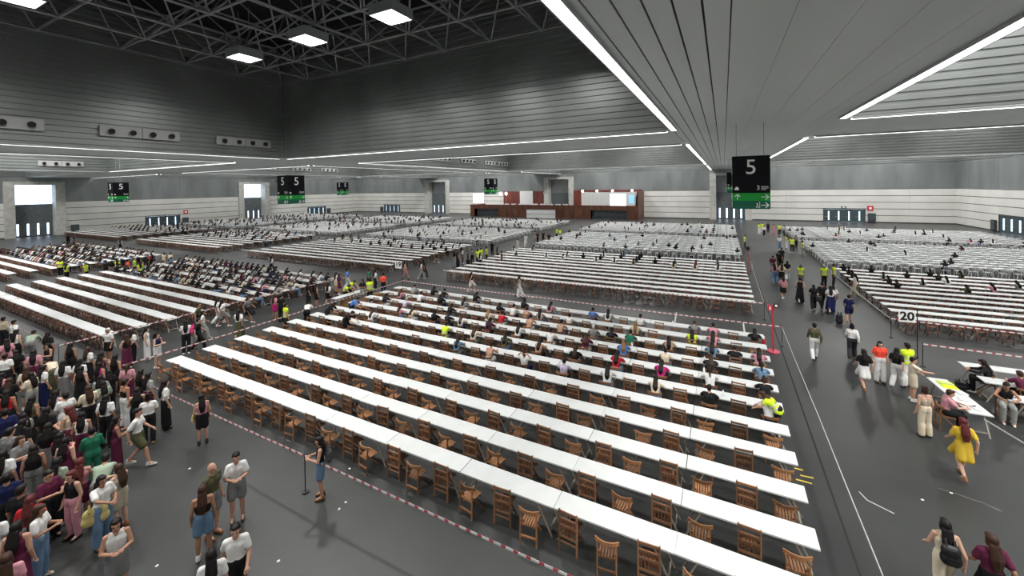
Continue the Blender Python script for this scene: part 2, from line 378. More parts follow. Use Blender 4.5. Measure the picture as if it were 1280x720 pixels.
for i, x in enumerate((-28.9, -22.2, -15.5, -8.8)):
    for j, y in enumerate((16.15, 6.1, -4.0)):
        if (i, j) in hb: highbay(x, y, hb[(i, j)])
        else: area('high_bay_light', (x, y, 17.08), 1.4, 1.4, HIGHBAY_W*8, spread=150)
# ---------------------------------------------------------------- nozzle panels high on the bay walls
def vent(c, side, ln, label):
    t = thing('air_nozzle_panel', label, 'vent', c, 0 if side == 'y' else math.pi/2, 'air nozzle panels on the bay walls')
    mb = MB()
    for k in range(2): mb.b2((-ln/2+k*ln/2+.02, -.12, -.35), (-ln/2+(k+1)*ln/2-.02, .0, .35))
    part('panel', mb, M['vent'], t)
    for k in range(4):
        x = ln*(-.375+.25*k); nz = MB(); nz.tube((x, -.125, 0), (x, -.30, -.03), .14, 12, r2=.19); part('nozzle', nz, M['black'], t)
for k, y in enumerate((6.55, 13.57, 20.65)):
    vent((-37.25, y, 12.2), 'x', 4.55, ['air nozzle panel with dark nozzles cut by the left picture edge', 'air nozzle panel with four dark nozzles, middle of the left bay wall', 'air nozzle panel with four dark nozzles, nearest the bay corner'][k])
for k, y in enumerate((41.5, 48.8, 55.8, 63.1, 68.0)):
    vent((-37.25, y, 12.25), 'x', 4.2, 'small far air nozzle panel, %s from the near end, wall above the double numbered sign' % nth(k+1))
vent((-77.55, 19.8, 11.9), 'x', 4.2, 'far air nozzle panel on the dark bay wall above the bright gate')
for k, y in enumerate((47.4, 54.2, 60.8)): vent((-77.55, y, 12.2), 'x', 4.2, 'tiny far air nozzle panel, %s in its row beyond the double numbered sign' % nth(k+1))
# ---------------------------------------------------------------- hanging signs: square boxes, the hall number on each side
def text(name, s, parent, size, loc, rz, m, ext=.006, bold=0):
    c = bpy.data.curves.new(name, 'FONT'); c.body = s; c.size = size; c.extrude = ext; c.offset = bold; c.align_x = 'CENTER'; c.align_y = 'CENTER'; c.materials.append(m); c.resolution_u = 4
    tmp = bpy.data.objects.new(name, c); COL.objects.link(tmp); me = bpy.data.meshes.new_from_object(tmp.evaluated_get(bpy.context.evaluated_depsgraph_get())); bpy.data.objects.remove(tmp)
    o = link(name, me, parent); o.location = loc; o.rotation_euler = (math.pi/2, 0, rz); return o
def sign5(x, y, label, top):
    w = .80; h = 2.6; t = thing('hanging_sign', label, 'sign', (x+w, y+w, 6.70), 0, 'hanging hall number signs')
    part('black_panel', MB().b2((-w, -w, .78), (w, w, h)), M['bluedark'], t)
    part('bright_green_panel', MB().b2((-w, -w, .40), (w, w, .78)), M['green'], t, label='bright green arrow band')
    part('dark_green_panel', MB().b2((-w, -w, 0), (w, w, .40)), M['green2'], t, label='dark green exit band')
    rods = MB()
    for a in (-.6, .6): rods.tube((a, 0, h), (a, 0, top-6.72), .018, 6)
    part('hanger', rods, M['steel'], t)
    for rz in (0, math.pi/2, math.pi, -math.pi/2):
        R = Matrix.Rotation(rz, 3, 'Z'); P = lambda a, z: R @ Vector((a, -w-.008, z))
        text('numeral', '5', t, 1.02, P(0, 2.02), rz, M['signwhite'])
        text('small_numeral', '3', t, .30, P(.30, 1.03), rz, M['signwhite'])
        ic = MB()
        def fb(a0, z0, a1, z1): ic.bar(P(a0, (z0+z1)/2), P(a1, (z0+z1)/2), .012, abs(z1-z0))
        for k in range(3): fb(.42, 1.10-.07*k, .72-.09*(k == 2), 1.075-.07*k)
        fb(-.70, .93, -.52, 1.02); fb(-.66, 1.02, -.55, 1.08)
        part('lettering', ic, M['signwhite'], t)
        ar = MB()
        def arrow(a, z, dx, dz, s=.15):
            tip = Vector((a+dx*s, 0, z+dz*s)); tail = Vector((a-dx*s, 0, z-dz*s))
            for p0, p1 in ((tail, tip), (tip, tip-Vector((dx, 0, dz))*s*.9+Vector((dz, 0, dx))*s*.9), (tip, tip-Vector((dx, 0, dz))*s*.9-Vector((dz, 0, dx))*s*.9)):
                ar.bar(R @ Vector((p0.x, -w-.012, p0.z)), R @ Vector((p1.x, -w-.012, p1.z)), .035, .012, up=R @ Vector((0, 1, 0)))
        arrow(-.58, .59, 0, 1, .13); arrow(.58, .59, 1, 0); arrow(.58, .19, 1, 0)
        for a0, z0, a1, z1 in ((.24, .12, .28, .22), (.28, .22, .25, .28), (.28, .12, .32, .07), (.21, .25, .29, .26), (.20, .12, .24, .07), (.36, .05, .36, .33), (.36, .33, .33, .33)):
            ar.bar(P(a0, z0), P(a1, z1), .02, .03)
        part('lettering', ar, M['signwhite'], t)
GY, BY = ZS, ZT
sign5(.40, 22.9, 'large black and green sign numbered 5 hanging over the right aisle', ZS)
sign5(.38, 57.2, 'black and green sign numbered 5 mostly hidden behind the large aisle sign', ZS)
sign5(-36.3, 22.9, 'black and green double faced sign with two 5s left of the centre', ZT)
sign5(-35.1, 57.2, 'small far 5 sign hanging left of the wooden stand', ZT)
sign5(-70.9, 57.3, 'small far 5 sign over the far left chair blocks near the corner', ZT)
sign5(-72.2, 22.6, 'black and green sign hanging beside the bright gate', ZT)
# ---------------------------------------------------------------- wooden stand with bar and booth along the far wall
SX0, SX1, SY = -61.0, -16.7, 92.0
st = thing('viewing_stand', 'long dark wooden stand with upper bar deck against the far wall', 'stand', (-40, SY, 0))
def sp(name, boxes, m, parent=None, label=None):
    mb = MB()
    for a, b in boxes: mb.b2((a[0]+40, a[1]-SY, a[2]), (b[0]+40, b[1]-SY, b[2]))
    return part(name, mb, m, parent or st, label=label)
DR = [(-59.7, -52.4), (-44.2, -36.3), (-27.5, -19.2)]
fw = []; a = SX0
for d0, d1 in DR: fw.append(((a, SY, 0), (d0, SY+.25, 3.1))); fw.append(((d0, SY, 2.1), (d1, SY+.25, 3.1))); a = d1
fw.append(((a, SY, 0), (SX1, SY+.25, 3.1)))
fw += [((SX0, SY+.25, 0), (SX0+.25, Y1-.1, 3.1))]
sp('front_wall', fw, M['wooddark'])
sp('side_wall', [((SX1-.3, SY+.25, 0), (SX1, Y1-.1, 6.4))], M['wooddark'])
sp('upper_deck', [((SX0+.25, SY+.25, 2.3), (SX1-.3, Y1-.1, 2.5))], M['base'])
sp('coping', [((SX0, SY-.06, 3.1), (SX1-.3, SY+.3, 3.2))], M['woodred'])
sp('back_lining', [((-54.5, Y1-.5, 2.5), (-42.6, Y1-.3, 6.5))], M['woodred'])
sp('back_lining', [((-33.9, Y1-.5, 2.5), (SX1-.3, Y1-.3, 6.7))], M['woodred'], label='reddish wooden lining behind the upper deck')
sp('grey_panel', [((-49.3, Y1-.7, 2.5), (-45.4, Y1-.52, 6.6))], M['greywhite'], label='pale grey panel in the reddish lining')
for k, (d0, d1) in enumerate(DR):
    for i in range(4):
        w = (d1-d0)/4
        lf = sp('glazed_door', [((d0+i*w+.03, SY+(1.2 if k != 1 else .1), 0), (d0+(i+1)*w-.03, SY+(1.26 if k != 1 else .16), 2.1))], M['greywhite'] if k == 1 else M['doorgrey'])
        sp('push_bar', [((d0+i*w+.2, SY+(1.1 if k != 1 else .02), 1.0), (d0+(i+1)*w-.2, SY+(1.2 if k != 1 else .1), 1.08))], M['steel'], lf)
for k in range(9): x = -51.5+k*2.05; sp('counter', [((x, SY+2.0, 2.5), (x+1.2, SY+2.7, 3.35))], M['greywhite'])
bt = thing('white_booth', 'white panelled booth on the right end of the wooden stand', 'booth', (-23.4, SY+.6, 2.505))
b1 = MB()
for k in range(7): b1.b2((-6.5+k*.97, 0, 0), (-6.5+(k+1)*.97-.03, .08, 3.75))
b1.b2((3.9, 0, 0), (5.9, .08, 3.75)); b1.b2((5.9, 0.1, 0), (6.0, 5.0, 3.75)); b1.b2((-6.5, .1, 0), (-6.4, 5.0, 3.75)); b1.b2((.3, 0, 3.4), (3.9, .08, 3.75)); b1.b2((.3, 0, 0), (3.9, .08, .55))
part('wall_panel', b1, M['greywhite'], bt)
part('lit_screen', MB().b2((.33, .0, .6), (3.87, .06, 3.38)), M['screen'], bt)
part('blue_screen', MB().b2((4.6, -.03, 1.2), (5.7, -.004, 3.0)), M['blue_screen'], bt)
for k, x in enumerate((-6.2, -2.7, .9, 5.3)):
    t = thing('spotlight', 'glowing round spotlight on the white booth, %s from its left end' % nth(k+1), 'spotlight', (-23.4+x, SY+.64, 6.256), 0, 'spotlights on the booth')
    part('bulb', MB().ell((0, 0, .32), (.26, .26, .26)), M['bulb'], t, True); part('base', MB().tube((0, 0, 0), (0, 0, .12), .1, 8), M['black'], t)
for k, (x, z) in enumerate(((-53.2, 2.505), (-51.5, 2.505))):
    t = thing('globe_lamp', 'white globe lamp on a pole above the wooden stand, %s one' % ('left' if k == 0 else 'right'), 'lamp', (x, SY+3, z), 0, 'globe lamps on the stand')
    part('globe', MB().ell((0, 0, 3.5), (.3, .3, .42)), M['bulb'], t, True); part('pole', MB().tube((0, 0, 0), (0, 0, 3.15), .04, 8), M['steel'], t); part('foot', MB().tube((0, 0, 0), (0, 0, .05), .25, 12), M['black'], t)
t = thing('projection_screen', 'bright white screen at the left end of the wooden stand', 'screen', (-59.0, SY+1.0, 2.505))
part('panel', MB().b2((-1.6, 0, 1.1), (1.6, .08, 3.6)), M['screen'], t); sf = MB(); sf.b2((-1.4, .0, 0), (-1.3, .08, 1.1)); sf.b2((1.3, 0, 0), (1.4, .08, 1.1)); part('stand_leg', sf, M['black'], t)
# wall fittings near the exits
def wallbox(name, label, cat, c, d, m, face=None):
    t = thing(name, label, cat, c); part('case', MB().b2((-d[0]/2, -d[1]/2, -d[2]/2), (d[0]/2, d[1]/2, d[2]/2)), m, t)
    if face: part('sign_face', MB().b2(*face[0]), face[1], t)
for nm, x, z in (('red framed fire sign on the far wall right of the aisle exit', 24.7, 2.75),):
    wallbox('fire_sign', nm, 'sign', (x, Y1-.1, z), (.9, .06, .9), M['red'], (((-.2, -.04, -.2), (.2, -.03, .2)), M['signwhite']))
wallbox('exit_sign', 'small green exit sign over the far exit right of the aisle', 'sign', (20.7, Y1-.12, 2.85), (.8, .08, .4), M['green2'], (((-.2, -.05, -.1), (.2, -.04, .1)), M['signwhite']))
for nm, x in (('dark hydrant cabinet beside the far exit right of the aisle', 24.9), ('dark hydrant cabinet beside the far left exit', -101.2)):
    wallbox('hydrant_cabinet', nm, 'cabinet', (x, Y1-.2, 1.05), (1.1, .25, 1.5), M['base'], (((-.4, -.14, -.6), (.4, -.125, .6)), M['door']))
for nm, s, d in (('dark hydrant cabinet right of the left wall exit by the bright gate', 48.8, .9), ('dark hydrant cabinet at the foot of the bright gate', 30.4, .9), ('dark hydrant cabinet by the farthest left wall exit', 88.0, .9)):
    wallbox('hydrant_cabinet', nm, 'cabinet', (X0+.2, s, 1.05), (.25, 1.1, 1.5), M['base'], (((.125, -.4, -.6), (.14, .4, .6)), M['door']))
wallbox('fire_sign', 'red fire sign on the left wall by the exit', 'sign', (X0+.1, 48.9, 3.1), (.06, .9, .9), M['red'], (((.03, -.2, -.2), (.04, .2, .2)), M['signwhite']))
wallbox('hydrant_cabinet', 'dark hydrant cabinet beside the bright exit on the right wall', 'cabinet', (X1-.2, 88.1, 1.0), (.25, 1.1, 1.5), M['base'], (((-.14, -.4, -.6), (-.125, .4, .6)), M['door']))
# ---------------------------------------------------------------- floor joints and marks
fj = MB(); fj.b2((2.38, -8, .001), (2.43, 90, .004)); fj.b2((-9.8, 24.9, .001), (2.3, 24.93, .004))
struct('trim_1', fj, M['joint'])
def mark(name, label, rects, m, c):
    mb = MB(); t = link(name, None, None, c)
    for x, y, lx, ly, a in rects: mb.box((x, y, .003), (lx, ly, .002), Matrix.Rotation(a, 3, 'Z'))
    me = mb.mesh(name, m); bpy.data.objects.remove(t); o = link(name, me, None, c); tag(o, label, 'floor mark')
mark('floor_paint_mark', 'white angle mark painted on the aisle floor', [(0, 0, .5, .035, -.5), (-.27, .25, .3, .03, 1.9)], M['marking'], (3.36, 12.8, 0))
mark('floor_paint_mark', 'short pale line on the cross aisle behind the nearest block, left one', [(0, 0, .08, 2.6, .05)], M['marking'], (-2.57, 25.55, 0))
mark('floor_paint_mark', 'short pale line on the cross aisle behind the nearest block, right one', [(0, 0, .08, 2.4, 0)], M['marking'], (.95, 25.2, 0))
mark('floor_scuff', 'chalky scuff on the aisle floor below the person in yellow', [(0, 0, .5, .03, -.3), (.25, -.1, .35, .05, -.6), (-.4, .1, .4, .02, -.2)], M['scuff'], (5.47, 14.1, 0))
mark('floor_tape_mark', 'yellow tape marks on the floor at the right end of the front rows', [(0, 0, .35, .05, 0), (.1, .25, .3, .05, .1), (-.05, .5, .2, .05, 0)], M['markyellow'], (1.85, 13.0, 0))
mark('floor_tape_mark', 'yellow tape marks on the floor at the left end of the fourth row', [(0, 0, .5, .08, .2), (.3, .35, .4, .08, 0), (-.3, .3, .3, .06, .8)], M['markyellow'], (-21.4, 14.8, 0))
# ---------------------------------------------------------------- barrier tapes and posts
def tape(pts, label, striped=True, sag=.03, w=.05):
    mb = MB()
    for p, q in zip(pts, pts[1:]):
        p, q = Vector(p), Vector(q); L = (q-p).length; n = 2*max(1, int(L/.27))
        for i in range(n):
            a, b = ((i//2)*2+(.0, 1.25)[i % 2])/n, ((i//2)*2+(1.25, 2)[i % 2])/n; s = lambda t: Vector((0, 0, -4*sag*t*(1-t)))
            mb.bar(p.lerp(q, a)+s(a), p.lerp(q, b)+s(b), .006, w, (i % 2) if striped else 0)
    o = link('barrier_tape', mb.mesh('barrier_tape', [M['white_tape'], M['red_tape']])); tag(o, label, 'tape', 'barrier tapes around the table blocks')
def post(x, y, label, h=1.0):
    t = thing('barrier_post', label, 'post', (x, y, 0), 0, 'barrier posts')
    part('pole', MB().tube((0, 0, .03), (0, 0, h), .014, 8), M['black'], t); part('base', MB().tube((0, 0, 0), (0, 0, .03), .09, 16), M['black'], t); part('tape_head', MB().tube((0, 0, h), (0, 0, h+.04), .02, 8), M['black'], t)
tape([(-21.7, 6.81, .96), (-9.84, 6.77, .97), (2.47, 6.83, .97)], 'red and white tape along the front of the nearest table block')
tape([(-21.7, 6.81, .96), (-21.61, 14.9, .97), (-21.57, 23.17, .97)], 'red and white tape along the left side of the nearest table block')
tape([(-21.57, 23.17, .97), (-9.48, 23.21, .97), (2.47, 23.31, .97)], 'red and white tape behind the nearest table block')
tape([(2.47, 23.31, .97), (2.48, 14.86, .97), (2.47, 6.83, .97)], 'plain white tape along the right side of the nearest table block', False, w=.05)
tape([(-27.26, 6.68, .97), (-27.21, 14.9, .97), (-26.68, 22.81, .97)], 'red and white tape along the right side of the block left of it')
tape([(-27.26, 6.68, .97), (-52.07, 6.64, .97)], 'red and white tape in front of the left block beside the crowd')
tape([(-21.06, 27.49, .97), (2.06, 27.43, .97)], 'red and white tape in front of the block behind the rear cross aisle')
tape([(-50.74, 27.48, .97), (-27.63, 27.43, .97)], 'white tape in front of the left block behind the cross aisle', False)
tape([(2.06, 27.43, .97), (2.11, 41.93, .97)], 'red and white tape along the aisle side of the second block')
tape([(7.42, 42.81, .97), (7.38, 34.79, .97), (7.5, 26.97, .97)], 'white tape along the aisle side of the right block', False)
tape([(7.5, 26.97, .97), (22.14, 26.55, .97)], 'red and white tape in front of the right block')
tape([(7.51, 23.32, .97), (14.56, 23.33, .97)], 'striped tape behind the tables at the right edge')
tape([(6.87, 17.14, .80), (8.46, 11.42, .9)], 'thin white tape running forward from the supply table', False, .02, .04)
for x, y, l in ((-9.84, 6.77, 'thin black barrier post in front of the nearest block beside the denim-shorts person'), (2.47, 23.31, 'thin dark barrier post beside the red pole'), (-27.26, 6.68, 'thin barrier post at the front corner of the left block'), (7.5, 26.97, 'grey barrier post at the aisle corner of the right block'), (-21.57, 23.17, 'thin post at the rear left corner of the nearest block'), (-21.7, 6.81, 'thin post at the front left corner of the nearest block by the crowd'), (2.06, 27.43, 'thin post at the aisle corner of the second block'), (2.11, 41.93, 'thin dark post at the far aisle corner of the second block'), (7.42, 42.81, 'thin post at the far aisle corner of the right block'), (7.51, 23.32, 'thin post behind the tables at the right edge'), (-27.21, 14.9, 'thin post halfway along the side of the left block'), (2.47, 6.83, 'thin post at the front right corner of the nearest block')): post(x, y, l)
def number_sign(x, y, s, zc, label, w=.68, h=.56, off=-.42, lean=0):
    t = thing('number_sign', label, 'sign', (x, y, 0)); t.rotation_euler = (0, lean, .12)
    part('pole', MB().tube((0, 0, .01), (0, 0, zc+h*.65), .02, 8), M['black'], t); part('foot', MB().tube((0, 0, 0), (0, 0, .05), .05, 12), M['black'], t)
    bd = part('board', MB().b2((off-w/2, -.025, zc-h/2), (off+w/2, -.005, zc+h/2)), M['signwhite'], t)
    text('numeral', s, bd, .52, (off, -.03, zc), 0, M['black'], bold=.014)
number_sign(7.68, 24.4, '20', 1.83, 'white board numbered 20 on a black pole in the right aisle', .6, .52, -.37)
number_sign(-23.0, 24.7, '19', 1.78, 'small white number board on a pole at the rear left cross aisle', .6, .6, -.4)
t = thing('red_pole', 'slim red pole on a round red base with a red box on top', 'pole', (2.03, 22.42, 0))
part('base', MB().tube((0, 0, 0), (0, 0, .05), .27, 20), M['pinkred'], t); part('pole', MB().tube((0, 0, .05), (-.02, .02, 2.0), .035, 10), M['red'], t)
part('red_box', MB().b2((-.22, -.07, 1.95), (.04, .07, 2.2)), M['red'], t, label='red box with a white mark'); part('white_mark', MB().b2((-.15, -.075, 2.0), (-.09, -.071, 2.15)), M['signwhite'], t)
ln = MB(); ln.tube((.12, -.1, 2.22), (.12, .08, 2.22), .11, 16); lo = part('lamp', ln, M['black'], t, label='round black lamp'); part('lens', MB().tube((.12, -.115, 2.22), (.12, -.1, 2.22), .06, 12), M['signwhite'], lo)
t = thing('fire_extinguisher', 'dark red extinguisher standing beside the slim red pole', 'extinguisher', (1.68, 22.75, 0))
part('cylinder', MB().cap((0, 0, .1), (0, 0, .38), .09, .08), M['red'], t, True); part('valve', MB().tube((0, 0, .45), (0, 0, .56), .04, 8), M['signwhite'], t)
t = thing('far_pole', 'slim dark red pole at the aisle side of the second block', 'pole', (1.86, 40.66, 0))
part('pole', MB().tube((0, 0, .04), (0, 0, 2.3), .035, 8), M['red'], t); part('base', MB().tube((0, 0, 0), (0, 0, .04), .25, 14), M['black'], t); part('box', MB().b2((-.12, -.1, 2.1), (.12, .1, 2.4)), M['black'], t)
# ================================================================ TABLES AND CHAIRS
TW, TD, TH, PITCH_R = 2.553, .56, .74, 1.355
SLOT = TW/3
COLX = {'M': -21.32, 'L': -50.8, 'K': -80.4, 'J': -110.0, 'R': 8.22}
BANDY = [8.36, 28.2, 46.6, 64.8]
BLOCK = {'M0': 'the nearest block', 'L0': 'the block left of the nearest', 'M1': 'the second block up the aisle', 'R1': 'the block right of the aisle', 'R0': 'the right edge tables', 'L1': 'the left block behind the cross aisle', 'K0': 'the far left block', 'M2': 'the first white-chair block', 'R2': 'the right white-chair block'}
def row_y(b, k): return BANDY[b]+PITCH_R*k        # near edge of row k
# --- table: top and two splayed frames
tt = MB(); tt.b2((.007, 0, TH-.035), (TW-.007, TD, TH)); tt.b2((.04, .03, TH-.055), (TW-.04, .05, TH-.035)); tt.b2((.04, TD-.05, TH-.055), (TW-.04, TD-.03, TH-.035))
TOP = tt.mesh('table_top', M['tabletop'])
def frame_mb(s):
    x0, x1 = (.42, .07) if s < 0 else (TW-.42, TW-.07); mb = MB()
    for y in (.06, TD-.06): mb.bar((x0, y, TH-.04), (x1, y, 0), .032, .032, up=(0, 1, 0))
    for t in (.12, .82): x = x0+(x1-x0)*t; z = (TH-.04)*(1-t); mb.bar((x, .06, z), (x, TD-.06, z), .03, .03)
    return mb
FRA = [frame_mb(s).mesh('leg_frame', M['tableleg']) for s in (-1, 1)]
one = MB(); one.b2((.007, 0, TH-.035), (TW-.007, TD, TH)); one.mi = [0]*6
for s in (-1, 1):
    f = frame_mb(s); one.add(f.v, f.f, 1)
TABLE1 = one.mesh('folding_table', [M['tabletop'], M['tableleg']])
# --- chairs: origin on the floor under the seat, facing +y
def chair_high():
    P = {}
    def leg(p, q, w=.03, h=.045, mi=0): return MB().bar(p, q, w, h, mi, (0, 1, 0))
    P['leg'] = [leg((-.205, -.175, 0), (-.205, -.155, .90), mi=1), leg((.205, -.175, 0), (.205, -.155, .90), mi=1), leg((-.165, -.14, .66), (-.165, .30, 0), .025, .035), leg((.165, -.14, .66), (.165, .30, 0), .025, .035)]
    bk = MB(); yb = lambda z: -.175+.02*z/.90
    for z, h in ((.86, .05), (.72, .04), (.575, .04), (.34, .05), (.22, .03)): bk.b2((-.19, yb(z)-.012, z-h/2), (.19, yb(z)+.012, z+h/2), 1)
    for z0, z1 in ((.595, .70), (.365, .555)):
        for i in range(5): x = -.14+.07*i; bk.bar((x, yb(z0), z0), (x, yb(z1), z1), .030, .012, 0, (0, 1, 0))
    P['backrest'] = [bk]
    st = MB()
    for i in range(6): x = -.145+.058*i; st.b2((x-.02, -.11, .435), (x+.02, .25, .455))
    st.b2((-.18, .22, .415), (.18, .25, .435)); st.b2((-.18, -.11, .415), (.18, -.08, .435)); P['seat'] = [st]
    P['stretcher'] = [MB().tube((-.165, .235, .10), (.165, .235, .10), .013, 6)]
    return P
def chair_low():
    P = {}
    def leg(p, q): return MB().bar(p, q, .026, .035, up=(0, 1, 0))
    P['leg'] = [leg((-.19, -.18, 0), (-.19, -.15, .73)), leg((.19, -.18, 0), (.19, -.15, .73)), leg((-.16, -.16, .55), (-.16, .31, 0)), leg((.16, -.16, .55), (.16, .31, 0))]
    bk = MB(); n = 8
    for i in range(n):
        a, b = -.24+.48*i/n, -.24+.48*(i+1)/n; f = lambda x: -.185+.09*(x/.24)**2
        bk.bar((a, f(a), .735), (b, f(b), .735), .022, .075)
    P['backrest'] = [bk]
    st = MB()
    for i in range(6): x = -.15+.06*i; st.b2((x-.02, -.17, .435), (x+.02, .20, .455))
    st.b2((-.18, .17, .415), (.18, .20, .435)); st.b2((-.18, -.17, .415), (.18, -.14, .435)); P['seat'] = [st]
    P['stretcher'] = [MB().b2((-.18, -.195, .17), (.18, -.165, .205))]
    return P
def bake(P, m): return [(nm, mb.mesh(nm, m)) for nm, l in P.items() for mb in l]
CH, CL = bake(chair_high(), [M['chair_high'], M['chair_frame']]), bake(chair_low(), M['chair_low'])
def whole(P, name, m):
    mb = MB()
    for l in P.values():
        for x in l: mb.add(x.v, x.f); mb.mi[-len(x.mi):] = x.mi
    return mb.mesh(name, m)
CH1, CL1 = whole(chair_high(), 'folding_chair', [M['chair_high'], M['chair_frame']]), whole(chair_low(), 'folding_chair', M['chair_low'])
def far_chair():
    mb = MB()
    for s in (-.19, .19): mb.bar((s, -.18, 0), (s, -.15, .73), .035, .04, up=(0, 1, 0)); mb.bar((s*.84, -.16, .55), (s*.84, .3, 0), .03, .03, up=(0, 1, 0))
    mb.b2((-.23, -.17, .66), (.23, -.14, .735)); mb.b2((-.18, -.195, .17), (.18, -.165, .21)); mb.b2((-.18, -.15, .43), (.18, .20, .455)); return mb
def white_chair():
    mb = MB()
    for sx in (-1, 1):
        mb.bar((sx*.21, -.2, 0), (sx*.19, -.17, .45), .04, .04, up=(0, 1, 0)); mb.bar((sx*.21, .24, 0), (sx*.19, .2, .45), .04, .04, up=(0, 1, 0)); mb.bar((sx*.18, -.18, .45), (sx*.17, -.25, .83), .045, .03, up=(0, 1, 0))
    mb.b2((-.21, -.2, .43), (.21, .22, .46)); mb.bar((-.19, -.245, .80), (.19, -.245, .80), .03, .09); mb.bar((-.06, -.195, .46), (-.06, -.24, .77), .05, .02, up=(0, 1, 0)); mb.bar((.06, -.195, .46), (.06, -.24, .77), .05, .02, up=(0, 1, 0))
    return mb
WCH = white_chair().mesh('plastic_chair', M['plastic'])
class Bulk:
    "many far copies of one small mesh gathered into one object of kind stuff"
    def __init__(s, mb): s.v = np.array(mb.v, np.float32); s.f = mb.f; s.mi = mb.mi; s.pos = []
    def put(s, x, y, rz=0, sc=1): s.pos.append((x, y, rz, sc))
    def build(s, name, mats, label, cat, cols=None):
        n, k = len(s.pos), len(s.v); P = np.array(s.pos, np.float32); c, sn = np.cos(P[:, 2])*P[:, 3], np.sin(P[:, 2])*P[:, 3]
        V = np.empty((n, k, 3), np.float32)
        V[:, :, 0] = c[:, None]*s.v[None, :, 0]-sn[:, None]*s.v[None, :, 1]+P[:, 0:1]; V[:, :, 1] = sn[:, None]*s.v[None, :, 0]+c[:, None]*s.v[None, :, 1]+P[:, 1:2]; V[:, :, 2] = s.v[None, :, 2]*P[:, 3:4]
        idx = np.concatenate([np.array(f, np.int32) for f in s.f]); ln = np.array([len(f) for f in s.f], np.int32)
        LI = (idx[None, :]+(np.arange(n)*k)[:, None]).ravel().astype(np.int32); LT = np.tile(ln, n)
        me = bpy.data.meshes.new(name); me.vertices.add(n*k); me.vertices.foreach_set('co', V.ravel()); me.loops.add(len(LI)); me.loops.foreach_set('vertex_index', LI)
        me.polygons.add(len(LT)); me.polygons.foreach_set('loop_start', np.concatenate([[0], np.cumsum(LT)[:-1]]).astype(np.int32))
        try: me.polygons.foreach_set('loop_total', LT)
        except Exception: pass
        me.polygons.foreach_set('material_index', np.tile(np.array(s.mi, np.int32), n))
        for m in (mats if isinstance(mats, list) else [mats]): me.materials.append(m)
        if cols is not None:
            a = me.color_attributes.new('Col', 'FLOAT_COLOR', 'CORNER'); base = np.repeat(np.array(s.mi), ln); C = np.ones((n, len(base), 4), np.float32)
            for q in range(n): C[q, :, :3] = np.array(cols[q], np.float32)[base]
            a.data.foreach_set('color', C.ravel())
        me.update(calc_edges=True); me.validate()
        return tag(link(name, me), label, cat, None, 'stuff')
BT, BC, BW = Bulk(one), Bulk(far_chair()), Bulk(white_chair())
ends = 'from the left'
def place_table(x, y, lab, near, grp):
    if near:
        t = thing('folding_table', lab, 'table', (x, y, 0), random.uniform(-.004, .004), grp); link('table_top', TOP, t); link('leg_frame', FRA[0], t); link('leg_frame', FRA[1], t)
    else: t = tag(link('folding_table', TABLE1, None, (x, y, 0)), lab, 'table', grp)
    return t
CHAIRS = {}
def place_chair(high, x, y, rz, lab, near, grp):
    if near:
        t = thing('folding_chair', lab, 'chair', (x, y, 0), rz, grp)
        for nm, me in (CH if high else CL): link(nm, me, t)
    else: t = tag(link('folding_chair', CH1 if high else CL1, None, (x, y, 0), rz), lab, 'chair', grp)
    return t
JIT = random.Random(3)
# occupied seats of the nearest block, from the people list below: head pixel -> row, slot
def seat_of(u, v, b=0, c='M', zh=1.16):
    p = at(u, v, zh); k = round((p.y-BANDY[b]+.28)/PITCH_R); j = round((p.x-COLX[c]-SLOT*.52)/SLOT)
    return max(0, min(10, k)), max(0, min(26, j))
# ================================================================ PEOPLE
CC = dict(w=(.74, .74, .73), c=(.66, .58, .44), b=(.012, .012, .014), g=(.20, .20, .20), n=(.012, .016, .07), d=(.13, .22, .34), o=(.085, .085, .045), p=(.58, .27, .32), m=(.50, .02, .17), r=(.48, .02, .03),
          u=(.11, .018, .05), y=(.62, .42, .045), v=(.62, .84, .03), O=(.92, .09, .05), e=(.02, .16, .09), l=(.52, .47, .62), t=(.50, .31, .22), s=(.30, .38, .29), B=(.07, .19, .52), k=(.30, .31, .30), h=(.46, .40, .30), q=(.03, .03, .035))
CN = dict(w='white', c='cream', b='black', g='grey', n='navy', d='denim blue', o='olive', p='pink', m='magenta', r='red', u='maroon', y='yellow', v='hi-vis yellow', O='orange-red', e='dark green', l='lavender', t='tan', s='sage green', B='blue', k='light grey', h='beige', q='charcoal')
HC = dict(b=(.010, .008, .008), n=(.045, .022, .013), f=(.22, .13, .06), w=(.55, .53, .50), r=(.10, .02, .02))
HN = dict(b='black', n='brown', f='fair', w='white', r='reddish')
V3 = Vector
